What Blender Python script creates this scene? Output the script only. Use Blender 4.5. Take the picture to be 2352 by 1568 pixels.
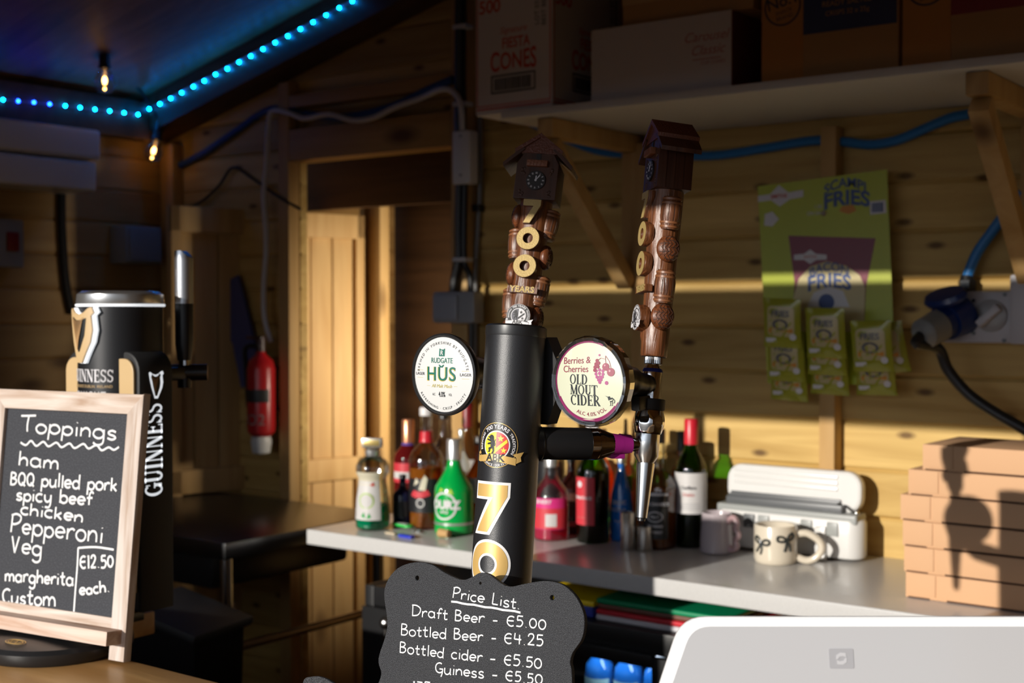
import bpy, bmesh, math, random
from mathutils import Vector, Matrix, Euler
R_ = math.radians
random.seed(7)
for o in list(bpy.data.objects): bpy.data.objects.remove(o)
SC = bpy.context.scene; COL = SC.collection
# ---------------------------------------------------------------- camera
F, CX, CY, EYE = 3000.0, 1176.0, 784.0, 1.52          # focal length in pixels of the 2352x1568 frame, eye height in metres
YAW, PIT = R_(36.4), math.atan(69/3000)
cam = bpy.data.cameras.new('camera'); camo = bpy.data.objects.new('camera', cam); COL.objects.link(camo)
camo.location = (0, 0, EYE); camo.rotation_euler = (math.pi/2-PIT, 0, YAW)
cam.sensor_width = 36; cam.lens = 36*F/2352; cam.clip_start = .05; cam.clip_end = 60
cam.dof.use_dof = True; cam.dof.focus_distance = 1.46; cam.dof.aperture_fstop = 6.4
SC.camera = camo
# ---------------------------------------------------------------- world, sun, exposure
SC.view_settings.view_transform = 'Standard'; SC.view_settings.look = 'None'
SC.view_settings.gamma = 1; SC.view_settings.use_curve_mapping = False
SC.view_settings.exposure = 0.0
W = bpy.data.worlds.new('world'); SC.world = W; W.use_nodes = True
W.node_tree.nodes['Background'].inputs[0].default_value = (.8, .88, 1, 1)
W.node_tree.nodes['Background'].inputs[1].default_value = .54
SUNDIR = Vector((.13, 1, -.24)).normalized()
# low-sun sky: an even pale blue and a wide warm-white glow round the sun
_n = W.node_tree; _bg = _n.nodes['Background']; _tc = _n.nodes.new('ShaderNodeTexCoord'); _dt = _n.nodes.new('ShaderNodeVectorMath'); _dt.operation = 'DOT_PRODUCT'; _dt.inputs[1].default_value = tuple(-SUNDIR)
_mx = _n.nodes.new('ShaderNodeMath'); _mx.operation = 'MAXIMUM'; _mx.inputs[1].default_value = 0; _pw = _n.nodes.new('ShaderNodeMath'); _pw.operation = 'POWER'; _pw.inputs[1].default_value = 8
_ml = _n.nodes.new('ShaderNodeMath'); _ml.operation = 'MULTIPLY_ADD'; _ml.inputs[1].default_value = 1.9; _ml.inputs[2].default_value = .3
for _a, _b in ((_tc.outputs['Generated'], _dt.inputs[0]), (_dt.outputs['Value'], _mx.inputs[0]), (_mx.outputs[0], _pw.inputs[0]), (_pw.outputs[0], _ml.inputs[0]), (_ml.outputs[0], _bg.inputs[1])): _n.links.new(_a, _b)
sl = bpy.data.lights.new('sun', 'SUN'); sl.energy = 4.6; sl.color = (1, .94, .85); sl.angle = R_(.55)
so = bpy.data.objects.new('sun', sl); COL.objects.link(so); so.rotation_euler = SUNDIR.to_track_quat('-Z', 'Y').to_euler(); so.location = (-1, -3, 4)
SC.cycles.max_bounces = 9; SC.cycles.diffuse_bounces = 3; SC.cycles.transparent_max_bounces = 24
SC.cycles.use_denoising = True; SC.cycles.caustics_refractive = False; SC.cycles.caustics_reflective = False
SC.cycles.sample_clamp_indirect = 6
# ---------------------------------------------------------------- measuring: a pixel's sight line met with a real plane
_fh = Vector((-math.sin(YAW), math.cos(YAW), 0)); RT = Vector((math.cos(YAW), math.sin(YAW), 0)); UPW = Vector((0, 0, 1))
FW = math.cos(PIT)*_fh - math.sin(PIT)*UPW; UPC = math.sin(PIT)*_fh + math.cos(PIT)*UPW
CAMP = Vector((0, 0, EYE))
def ray(px, py): return FW + RT*((px-CX)/F) - UPC*((py-CY)/F)
def at(px, py, X=None, Y=None, z=None, d=None):
    r = ray(px, py)
    t = d if d else X/r.x if X is not None else Y/r.y if Y is not None else (z-EYE)/r.z
    return CAMP + r*t
def onp(px, py, M):
    """local (x, y) of a sight line on the plane z=0 of frame M"""
    Mi = M.inverted(); o = Mi @ CAMP; d = Mi.to_3x3() @ ray(px, py); t = -o.z/d.z
    return Vector((o.x+d.x*t, o.y+d.y*t))
def frame(o, ex, ez):
    """matrix with local x along ex, local z along ez (as near as possible)"""
    ex = Vector(ex).normalized(); ez = Vector(ez); ez = (ez-ex*ez.dot(ex)).normalized(); ey = ez.cross(ex)
    M = Matrix((ex, ey, ez)).transposed().to_4x4(); M.translation = Vector(o); return M
def T(x=0, y=0, z=0): return Matrix.Translation((x, y, z))
def Rz(d): return Matrix.Rotation(R_(d), 4, 'Z')
def Rx(d): return Matrix.Rotation(R_(d), 4, 'X')
def Ry(d): return Matrix.Rotation(R_(d), 4, 'Y')
def S(x, y, z): return Matrix.Diagonal((x, y, z, 1))
FACE = Rx(90)      # plate lying in xy -> standing, front towards -Y
# ---------------------------------------------------------------- materials
def srgb(r, g, b): return tuple(((c/255)/12.92 if c/255 <= .04045 else ((c/255+.055)/1.055)**2.4) for c in (r, g, b))
_M = {}
def newmat(n):
    m = bpy.data.materials.new(n); m.use_nodes = True; nt = m.node_tree
    return m, nt, nt.nodes['Principled BSDF']
def lnk(nt, a, b): nt.links.new(a, b)
def mat(n, col=None, rough=.5, metal=0, spec=.5, emit=0, alpha=1, coat=0, trans=0, bump=0, bscale=200, ecol=None, speck=None):
    if n in _M: return _M[n]
    m, nt, p = newmat(n); col = tuple(col)+(1,)
    p.inputs['Base Color'].default_value = col; p.inputs['Roughness'].default_value = rough; p.inputs['Metallic'].default_value = metal
    p.inputs['Specular IOR Level'].default_value = spec; p.inputs['Alpha'].default_value = alpha; p.inputs['Coat Weight'].default_value = coat
    p.inputs['Coat Roughness'].default_value = .08
    p.inputs['Transmission Weight'].default_value = trans
    if emit: p.inputs['Emission Color'].default_value = (tuple(ecol)+(1,)) if ecol else col; p.inputs['Emission Strength'].default_value = emit
    if bump or speck:
        tc = nt.nodes.new('ShaderNodeTexCoord'); no = nt.nodes.new('ShaderNodeTexNoise'); no.inputs['Scale'].default_value = bscale; no.inputs['Detail'].default_value = 3
        lnk(nt, tc.outputs['Object'], no.inputs['Vector'])
        if bump:
            bu = nt.nodes.new('ShaderNodeBump'); bu.inputs['Strength'].default_value = bump; bu.inputs['Distance'].default_value = .002
            lnk(nt, no.outputs['Fac'], bu.inputs['Height']); lnk(nt, bu.outputs[0], p.inputs['Normal'])
        if speck:
            rp = nt.nodes.new('ShaderNodeValToRGB'); rp.color_ramp.elements[0].position = speck[1]; rp.color_ramp.elements[1].position = speck[2]
            rp.color_ramp.elements[0].color = col; rp.color_ramp.elements[1].color = tuple(speck[0])+(1,)
            lnk(nt, no.outputs['Fac'], rp.inputs[0]); lnk(nt, rp.outputs[0], p.inputs['Base Color'])
    _M[n] = m; return m
def wood(n, c1, c2, axis='X', sc=1.0, rough=.6, knots=True, plank=0, paxis='Z', spec=.3, bump=.25, dark=.35, kd=9, flat=None):
    """grain along axis; plank = board width for a tint of its own per board"""
    if n in _M: return _M[n]
    m, nt, p = newmat(n); N = nt.nodes.new
    tc = N('ShaderNodeTexCoord'); mp = N('ShaderNodeMapping')
    st = {'X': (1.2, 14, 14), 'Y': (14, 1.2, 14), 'Z': (14, 14, 1.2)}[axis]
    mp.inputs['Scale'].default_value = tuple(v*sc for v in st); lnk(nt, tc.outputs['Object'], mp.inputs[0])
    vec = mp.outputs[0]; wn = None
    if plank:
        sx = N('ShaderNodeSeparateXYZ'); lnk(nt, tc.outputs['Object'], sx.inputs[0])
        dv = N('ShaderNodeMath'); dv.operation = 'DIVIDE'; lnk(nt, sx.outputs[paxis], dv.inputs[0]); dv.inputs[1].default_value = plank
        fl = N('ShaderNodeMath'); fl.operation = 'FLOOR'; lnk(nt, dv.outputs[0], fl.inputs[0])
        wn = N('ShaderNodeTexWhiteNoise'); wn.noise_dimensions = '1D'; lnk(nt, fl.outputs[0], wn.inputs['W'])
        ad = N('ShaderNodeVectorMath'); ad.operation = 'MULTIPLY_ADD'; lnk(nt, wn.outputs['Color'], ad.inputs[0]); ad.inputs[1].default_value = (31, 31, 31); lnk(nt, vec, ad.inputs[2]); vec = ad.outputs[0]
    no = N('ShaderNodeTexNoise'); no.inputs['Scale'].default_value = 1.5; no.inputs['Detail'].default_value = 7; no.inputs['Distortion'].default_value = .6; lnk(nt, vec, no.inputs['Vector'])
    rp = N('ShaderNodeValToRGB'); rp.color_ramp.elements[0].position = .3; rp.color_ramp.elements[1].position = .72
    rp.color_ramp.elements[0].color = tuple(c2)+(1,); rp.color_ramp.elements[1].color = tuple(c1)+(1,); lnk(nt, no.outputs['Fac'], rp.inputs[0])
    colr = rp.outputs[0]
    if plank:
        mr = N('ShaderNodeMapRange'); lnk(nt, wn.outputs['Value'], mr.inputs[0]); mr.inputs[3].default_value = .78; mr.inputs[4].default_value = 1.1
        hs = N('ShaderNodeHueSaturation'); lnk(nt, mr.outputs[0], hs.inputs['Value']); lnk(nt, colr, hs.inputs['Color']); colr = hs.outputs[0]
    if knots:
        m2 = N('ShaderNodeMapping'); ks = {'X': (kd*.42, kd, kd), 'Y': (kd, kd*.42, kd), 'Z': (kd, kd, kd*.42)}[axis]; m2.inputs['Scale'].default_value = ks
        lnk(nt, tc.outputs['Object'], m2.inputs[0]); vo = N('ShaderNodeTexVoronoi'); vo.inputs['Scale'].default_value = .9
        if flat:                     # knots seen on one face only: drop the depth coordinate
            sp = N('ShaderNodeSeparateXYZ'); cb = N('ShaderNodeCombineXYZ'); lnk(nt, m2.outputs[0], sp.inputs[0]); lnk(nt, sp.outputs[flat[0]], cb.inputs[0]); lnk(nt, sp.outputs[flat[1]], cb.inputs[1]); vo.voronoi_dimensions = '2D'; lnk(nt, cb.outputs[0], vo.inputs['Vector'])
        else: lnk(nt, m2.outputs[0], vo.inputs['Vector'])
        r2 = N('ShaderNodeValToRGB'); r2.color_ramp.elements[0].position = .03 if flat else .07; r2.color_ramp.elements[1].position = .085 if flat else .2
        r2.color_ramp.elements[0].color = (dark*.5, dark*.3, dark*.2, 1); r2.color_ramp.elements[1].color = (1, 1, 1, 1); lnk(nt, vo.outputs['Distance'], r2.inputs[0])
        mx = N('ShaderNodeMix'); mx.data_type = 'RGBA'; mx.blend_type = 'MULTIPLY'; mx.inputs[0].default_value = .85
        lnk(nt, colr, mx.inputs[6]); lnk(nt, r2.outputs[0], mx.inputs[7]); colr = mx.outputs[2]
    lnk(nt, colr, p.inputs['Base Color']); p.inputs['Roughness'].default_value = rough; p.inputs['Specular IOR Level'].default_value = spec
    if bump:
        bu = N('ShaderNodeBump'); bu.inputs['Strength'].default_value = bump; bu.inputs['Distance'].default_value = .003; lnk(nt, no.outputs['Fac'], bu.inputs['Height']); lnk(nt, bu.outputs[0], p.inputs['Normal'])
    _M[n] = m; return m
def glass(n, tint, gloss=.9, dens=0):
    """thin bottle glass: tinted see-through with a mirror sheen"""
    if n in _M: return _M[n]
    m = bpy.data.materials.new(n); m.use_nodes = True; nt = m.node_tree; N = nt.nodes.new; nt.nodes.remove(nt.nodes['Principled BSDF'])
    tr = N('ShaderNodeBsdfTransparent'); tr.inputs[0].default_value = tuple(tint)+(1,)
    gl = N('ShaderNodeBsdfGlossy'); gl.inputs['Roughness'].default_value = .04; gl.inputs[0].default_value = (gloss,)*3+(1,)
    lw = N('ShaderNodeLayerWeight'); lw.inputs[0].default_value = .35
    ma = N('ShaderNodeMath'); ma.operation = 'MULTIPLY_ADD'; lnk(nt, lw.outputs['Fresnel'], ma.inputs[0]); ma.inputs[1].default_value = .8; ma.inputs[2].default_value = .03
    mx = N('ShaderNodeMixShader'); lnk(nt, ma.outputs[0], mx.inputs[0]); lnk(nt, tr.outputs[0], mx.inputs[1]); lnk(nt, gl.outputs[0], mx.inputs[2])
    last = mx.outputs[0]
    if dens:
        df = N('ShaderNodeBsdfTranslucent'); df.inputs[0].default_value = tuple(tint)+(1,); d2 = N('ShaderNodeBsdfDiffuse'); d2.inputs[0].default_value = tuple(tint)+(1,)
        a2 = N('ShaderNodeAddShader'); lnk(nt, df.outputs[0], a2.inputs[0]); lnk(nt, d2.outputs[0], a2.inputs[1])
        m2 = N('ShaderNodeMixShader'); m2.inputs[0].default_value = dens; lnk(nt, last, m2.inputs[1]); lnk(nt, a2.outputs[0], m2.inputs[2]); last = m2.outputs[0]
    lnk(nt, last, nt.nodes['Material Output'].inputs[0]); _M[n] = m; return m
# ---------------------------------------------------------------- mesh builder
def cat(pts, n=6, closed=False):
    """Catmull-Rom through points"""
    P = [Vector(p) for p in pts]
    if len(P) < 3 and not closed: return P
    out = []; L = len(P); rng = range(L if closed else L-1)
    for i in rng:
        g = (lambda k: P[k % L]) if closed else (lambda k: P[max(0, min(L-1, k))])
        a, b, c, d = g(i-1), g(i), g(i+1), g(i+2)
        for k in range(n):
            t = k/n
            out.append(.5*((2*b)+(c-a)*t+(2*a-5*b+4*c-d)*t*t+(3*b-a-3*c+d)*t**3))
    if not closed: out.append(P[-1])
    return out
def curve_mesh(loops, depth=0, bev=0, closed=True, dims='2D', radii=None, res=1):
    cu = bpy.data.curves.new('tmp', 'CURVE'); cu.dimensions = dims
    if dims == '2D': cu.fill_mode = 'BOTH' if closed else 'NONE'; cu.extrude = depth/2
    cu.bevel_depth = bev; cu.bevel_resolution = res; cu.use_fill_caps = True
    for L in loops:
        sp = cu.splines.new('POLY'); sp.points.add(len(L)-1)
        for q, v in zip(sp.points, L): q.co = (v[0], v[1], v[2] if len(v) > 2 else 0, 1)
        sp.use_cyclic_u = closed
    ob = bpy.data.objects.new('tmp', cu); me = bpy.data.meshes.new_from_object(ob)
    bpy.data.objects.remove(ob); bpy.data.curves.remove(cu); return me
_font = None
def text_mesh(s, size, depth=.0004, align='CENTER', bold=0, shear=0, sx=1, space=1, line=1):
    global _font
    cu = bpy.data.curves.new('tmp', 'FONT'); _font = _font or bpy.data.fonts.load('<builtin>'); cu.font = _font
    cu.body = s; cu.size = size; cu.extrude = depth/2; cu.offset = bold*size; cu.align_x = align; cu.align_y = 'CENTER'; cu.shear = shear; cu.space_character = space; cu.resolution_u = 4; cu.space_line = line
    ob = bpy.data.objects.new('tmp', cu); me = bpy.data.meshes.new_from_object(ob); bpy.data.objects.remove(ob); bpy.data.curves.remove(cu)
    if sx != 1: me.transform(S(sx, 1, 1))
    return me
class MB:
    def __init__(s): s.bm = bmesh.new(); s.last = 0
    def add(s, b, M=None, mi=0, fn=None):
        vm = {}; s.lastv = []
        for v in b.verts:
            co = Vector(v.co)
            if fn: co = Vector(fn(co))
            if M: co = M @ co
            w = s.bm.verts.new(co); vm[v] = w; s.lastv.append(w)
        fl = M is not None and M.determinant() < 0
        for f in b.faces:
            vs = [vm[v] for v in f.verts]
            if fl: vs.reverse()
            try: g = s.bm.faces.new(vs); g.material_index = mi if mi is not None else f.material_index
            except ValueError: pass
        b.free(); return s
    def mesh(s, me, M=None, mi=0, fn=None, cuts=None):
        b = bmesh.new(); b.from_mesh(me); bpy.data.meshes.remove(me)
        if cuts:
            for x in cuts: bmesh.ops.bisect_plane(b, geom=b.verts[:]+b.edges[:]+b.faces[:], plane_co=(x, 0, 0), plane_no=(1, 0, 0))
        return s.add(b, M, mi, fn)
    def box(s, x0, x1, y0, y1, z0, z1, bev=0, mi=0, M=None, seg=2, fn=None):
        b = bmesh.new(); bmesh.ops.create_cube(b, size=1)
        for v in b.verts: v.co = Vector((x0+(v.co.x+.5)*(x1-x0), y0+(v.co.y+.5)*(y1-y0), z0+(v.co.z+.5)*(z1-z0)))
        if bev: bmesh.ops.bevel(b, geom=b.edges[:], offset=bev, segments=seg, affect='EDGES', profile=.6)
        return s.add(b, M, mi, fn)
    def lathe(s, prof, seg=28, M=None, mi=0, a0=0, a1=360, fn=None):
        b = bmesh.new(); full = abs(a1-a0) >= 360; n = seg if full else seg+1; rings = []
        for r, z in prof:
            if r < 1e-6 and full: rings.append([b.verts.new((0, 0, z))])
            else: rings.append([b.verts.new((r*math.cos(R_(a0+(a1-a0)*k/seg)), r*math.sin(R_(a0+(a1-a0)*k/seg)), z)) for k in range(n)])
        for A, B in zip(rings, rings[1:]):
            for k in range(seg):
                k2 = (k+1) % n
                if len(A) == 1 and len(B) == 1: continue
                if len(A) == 1: b.faces.new((A[0], B[k2], B[k]))
                elif len(B) == 1: b.faces.new((A[k], A[k2], B[0]))
                else: b.faces.new((A[k], A[k2], B[k2], B[k]))
        for ring, rev in ((rings[0], True), (rings[-1], False)):
            if len(ring) > 2 and full: b.faces.new(list(reversed(ring)) if rev else ring)
        return s.add(b, M, mi, fn)
    def cyl(s, p0, p1, r0, r1=None, seg=16, mi=0, M=None, bev=0):
        p0 = Vector(p0); p1 = Vector(p1); r1 = r0 if r1 is None else r1; h = (p1-p0).length
        q = (p1-p0).to_track_quat('Z', 'Y').to_matrix().to_4x4(); q.translation = p0
        pr = [(r0, 0), (r1, h)] if not bev else [(r0-bev, 0), (r0, bev), (r1, h-bev), (r1-bev, h)]
        return s.lathe(pr, seg, (M @ q) if M else q, mi)
    def tube(s, pts, r, seg=8, n=6, mi=0, M=None, smooth=True):
        P = cat(pts, n) if smooth else [Vector(p) for p in pts]
        b = bmesh.new(); up = None; rings = []
        for i, p in enumerate(P):
            t = (P[min(i+1, len(P)-1)]-P[max(i-1, 0)]).normalized()
            if up is None: up = t.orthogonal().normalized()
            up = (up-t*up.dot(t)).normalized(); w = t.cross(up)
            rr = r[min(len(r)-1, int(i/(len(P)-1)*len(r)))] if isinstance(r, (list, tuple)) else r
            rings.append([b.verts.new(p+(up*math.cos(a)+w*math.sin(a))*rr) for a in [2*math.pi*k/seg for k in range(seg)]])
        for A, B in zip(rings, rings[1:]):
            for k in range(seg): b.faces.new((A[k], A[(k+1) % seg], B[(k+1) % seg], B[k]))
        b.faces.new(list(reversed(rings[0]))); b.faces.new(rings[-1])
        return s.add(b, M, mi)
    def plate(s, loops, t, M=None, mi=0, bev=0, fn=None, cuts=None):
        """filled outlines (inner loops are holes), t thick, back face on z=0"""
        me = curve_mesh(loops, max(t-2*bev, 1e-5), bev)
        if t > 0: me.transform(T(0, 0, t/2))
        return s.mesh(me, M, mi, fn, cuts)
    def line(s, strokes, r, M=None, mi=0, flat=.5, fn=None):
        me = curve_mesh(strokes, 0, r, closed=False, dims='3D', res=1); me.transform(S(1, 1, flat))
        return s.mesh(me, M, mi, fn)
    def text(s, t, size, M=None, mi=0, fn=None, cuts=None, **k): return s.mesh(text_mesh(t, size, **k), M, mi, fn, cuts)
    def ball(s, c, r, M=None, mi=0, sc=(1, 1, 1), seg=16):
        b = bmesh.new(); bmesh.ops.create_uvsphere(b, u_segments=seg, v_segments=max(6, seg//2), radius=r)
        for v in b.verts: v.co = Vector((v.co.x*sc[0]+c[0], v.co.y*sc[1]+c[1], v.co.z*sc[2]+c[2]))
        return s.add(b, M, mi)
    def quad(s, a, b_, c, d, mi=0):
        vs = [s.bm.verts.new(p) for p in (a, b_, c, d)]; s.bm.faces.new(vs).material_index = mi; return s
def obj(name, mb, mats, parent=None, M=None, label=None, cat=None, group=None, kind=None, sharp=38, smooth=True):
    me = bpy.data.meshes.new(name); mb.bm.normal_update(); mb.bm.to_mesh(me); mb.bm.free()
    for m in (mats if isinstance(mats, (list, tuple)) else [mats]): me.materials.append(m)
    if smooth:
        for p in me.polygons: p.use_smooth = True
        me.set_sharp_from_angle(angle=R_(sharp))
    o = bpy.data.objects.new(name, me); COL.objects.link(o)
    if parent: o.parent = parent
    if M: o.matrix_local = M
    for k, v in (('label', label), ('category', cat), ('group', group), ('kind', kind)):
        if v: o[k] = v
    return o
def thing(name, label, cat_, M=None, group=None):
    o = bpy.data.objects.new(name, None); COL.objects.link(o); o.empty_display_size = .05
    if M: o.matrix_world = M
    o['label'] = label; o['category'] = cat_
    if group: o['group'] = group
    return o
def struct(name, mb, mats, parent=None, M=None, label=None, **k):
    return obj(name, mb, mats, parent, M, label=label, kind=None if parent else 'structure', **k)
def circ(r, n=32, cx=0, cy=0, a0=0, a1=360, ry=None):
    full = abs(a1-a0) >= 360; m = n if full else n+1
    return [(cx+r*math.cos(R_(a0+(a1-a0)*k/n)), cy+(ry or r)*math.sin(R_(a0+(a1-a0)*k/n))) for k in range(m)]
def rrect(x0, x1, y0, y1, r, n=5):
    out = []
    for cx, cy, a in ((x1-r, y1-r, 0), (x0+r, y1-r, 90), (x0+r, y0+r, 180), (x1-r, y0+r, 270)):
        out += [(cx+r*math.cos(R_(a+90*k/n)), cy+r*math.sin(R_(a+90*k/n))) for k in range(n+1)]
    return out
def arcfn(Rr, top=True, z=0, yaw=0):
    """bend text laid on the x axis round a circle of radius Rr, centred at the top or the bottom"""
    def f(v):
        a = v.x/Rr+R_(yaw)
        return ((Rr+v.y)*math.sin(a), (Rr+v.y)*math.cos(a), v.z+z) if top else ((Rr-v.y)*math.sin(a), -(Rr-v.y)*math.cos(a), v.z+z)
    return f
def cylfn(Rr, a=0, y0=0):
    """wrap a plate drawn in xy round a vertical cylinder, its middle at angle a (degrees from -Y towards +X)"""
    def f(v):
        th = v.x/Rr+R_(a); rr = Rr+v.z
        return (rr*math.sin(th), -rr*math.cos(th), v.y+y0)
    return f
def lin(a, b, n): return [a+(b-a)*k/n for k in range(1, n)]
# ---------------------------------------------------------------- hand lettering: one-stroke glyphs
def _c(cx, cy, rx, ry, a0, a1, n=12): return [(cx+rx*math.cos(R_(a0+(a1-a0)*k/n)), cy+ry*math.sin(R_(a0+(a1-a0)*k/n))) for k in range(n+1)]
O_ = _c(.27, .28, .25, .28, 80, 440)
G_ = {
 'a': (.6, [_c(.26, .27, .24, .27, 40, 400), [(.5, .54), (.5, .1), (.57, 0)]]), 'b': (.58, [[(.05, 1), (.05, 0)], _c(.29, .27, .24, .27, 180, 540)]),
 'c': (.5, [_c(.28, .28, .26, .28, 50, 315)]), 'd': (.6, [_c(.26, .27, .24, .27, 0, 360), [(.51, 1), (.5, .1), (.56, 0)]]),
 'e': (.55, [[(.03, .27), (.48, .31)]+_c(.27, .29, .24, .27, 10, 320)]), 'f': (.42, [[(.46, .86), (.36, 1), (.22, .85), (.19, .4), (.18, 0)], [(.02, .52), (.42, .55)]]),
 'g': (.58, [_c(.26, .27, .24, .27, 40, 400), [(.5, .54), (.5, -.15), (.4, -.36), (.2, -.4), (.04, -.28)]]), 'h': (.58, [[(.05, 1), (.05, 0)], [(.05, .3), (.2, .52), (.38, .52), (.48, .35), (.49, 0)]]),
 'i': (.2, [[(.1, .55), (.1, 0)], [(.1, .8), (.11, .84)]]), 'k': (.52, [[(.05, 1), (.05, 0)], [(.44, .58), (.07, .26)], [(.16, .33), (.46, 0)]]),
 'l': (.2, [[(.1, 1), (.1, 0)]]), 'm': (.9, [[(.04, .56), (.05, 0)], [(.05, .3), (.17, .53), (.32, .53), (.42, .35), (.42, 0)], [(.42, .3), (.55, .53), (.7, .53), (.8, .35), (.81, 0)]]),
 'n': (.58, [[(.04, .56), (.05, 0)], [(.05, .3), (.2, .53), (.38, .53), (.48, .35), (.49, 0)]]), 'o': (.56, [O_]),
 'p': (.58, [[(.06, .56), (.03, -.4)], _c(.3, .27, .24, .27, 180, 540)]), 'r': (.44, [[(.05, .56), (.05, 0)], [(.05, .28), (.16, .5), (.32, .56), (.42, .48)]]),
 's': (.48, [[(.42, .48), (.25, .56), (.08, .46), (.12, .32), (.35, .24), (.42, .1), (.25, 0), (.04, .07)]]), 't': (.45, [[(.2, .88), (.19, .15), (.28, .01), (.42, .06)], [(.02, .55), (.42, .56)]]),
 'u': (.58, [[(.05, .56), (.06, .15), (.2, 0), (.38, .06), (.48, .25)], [(.49, .56), (.49, .08), (.56, 0)]]), 'y': (.56, [[(.05, .56), (.08, .2), (.22, .04), (.4, .12), (.48, .3)], [(.49, .56), (.48, -.1), (.36, -.36), (.12, -.34)]]),
 'T': (.7, [[(.0, .93), (.36, .97), (.72, 1.02)], [(.38, .97), (.34, .4), (.36, 0)]]), 'B': (.62, [[(.06, 1), (.06, 0)], [(.06, .98), (.38, .94), (.46, .76), (.3, .56), (.08, .53)], [(.08, .53), (.46, .46), (.54, .24), (.36, .03), (.04, .02)]]),
 'Q': (.66, [_c(.3, .5, .27, .46, 80, 440), [(.34, .24), (.62, -.04)]]), 'V': (.56, [[(.02, .98), (.22, .02)], [(.22, .02), (.44, 1)]]), 'P': (.62, [[(.08, 1), (.05, 0)], [(.02, .92), (.3, 1.02), (.56, .9), (.52, .62), (.28, .46), (.08, .46)]]),
 'D': (.74, [[(.06, .98), (.08, 0)], [(.0, .94), (.34, .94), (.64, .72), (.66, .4), (.46, .1), (.06, .02)]]), 'L': (.5, [[(.06, 1), (.05, .03)], [(.05, .03), (.46, .03)]]), 'C': (.62, [_c(.36, .5, .33, .48, 50, 310)]),
 'G': (.68, [_c(.36, .52, .33, .46, 55, 330), [(.36, .42), (.66, .42)], [(.64, .42), (.6, .0), (.5, -.3)]]),
 '0': (.6, [_c(.28, .42, .25, .4, 80, 440)]), '1': (.24, [[(.06, .82), (.12, .95)], [(.12, .95), (.12, 0)]]), '2': (.56, [[(.06, .7), (.14, .9), (.36, .92), (.44, .7), (.3, .38), (.04, .04)], [(.04, .04), (.5, .04)]]),
 '4': (.6, [[(.1, .9), (.06, .4)], [(.06, .4), (.56, .38)], [(.42, .78), (.42, 0)]]), '5': (.56, [[(.48, .9), (.1, .9)], [(.1, .9), (.08, .52)], [(.08, .52), (.34, .56), (.48, .34), (.34, .04), (.04, .04)]]),
 '7': (.5, [[(.04, .9), (.46, .9)], [(.46, .9), (.16, 0)]]), '8': (.5, [_c(.25, .68, .18, .2, -90, 270), _c(.25, .24, .22, .24, 90, 450)]),
 '\u20ac': (.66, [_c(.38, .44, .32, .43, 55, 305), [(.06, .46), (.56, .48)]]), '.': (.26, [[(.1, .02), (.12, .06)]]), '-': (.5, [[(.06, .32), (.42, .34)]]), ' ': (.42, []), ',': (.2, [[(.1, .05), (.05, -.1)]]),
}
def hand(s, h, jit=.018, wide=1.0):
    """strokes of a handwritten line, capital height h, starting at x=0; returns strokes and length"""
    x = 0; out = []
    for ch in s:
        adv, st = G_.get(ch, G_[' ']); dy = random.uniform(-jit, jit)*1.6; k = random.uniform(.94, 1.06)
        for q in st:
            pts = [(x+p[0]*wide*k+random.uniform(-jit, jit)*.5, p[1]*k+dy) for p in q]
            pts = cat([(a, b, 0) for a, b in pts], 4) if len(pts) > 2 else [Vector((a, b, 0)) for a, b in pts]
            out.append([(p[0]*h, p[1]*h, 0) for p in pts])
        x += adv*wide*k+.07
    return out, x*h
def handline(mb, s, M, p0, p1, capx, r, mi=0, z=.0006, jit=.018):
    """write s on frame M from pixel p0 to pixel p1 (measured base line), capx = capital height in pixels"""
    a = onp(*p0, M); b = onp(*p1, M); d = b-a; h = (onp(p0[0], p0[1]-capx, M)-a).length
    st, L = hand(s, h, jit); k = d.length/L
    st = [[(x*k, y, z) for x, y, z in q] for q in st]
    mb.line(st, r, T(a.x, a.y, z) @ Matrix.Rotation(math.atan2(d.y, d.x), 4, 'Z'), mi, flat=.35)
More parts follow.
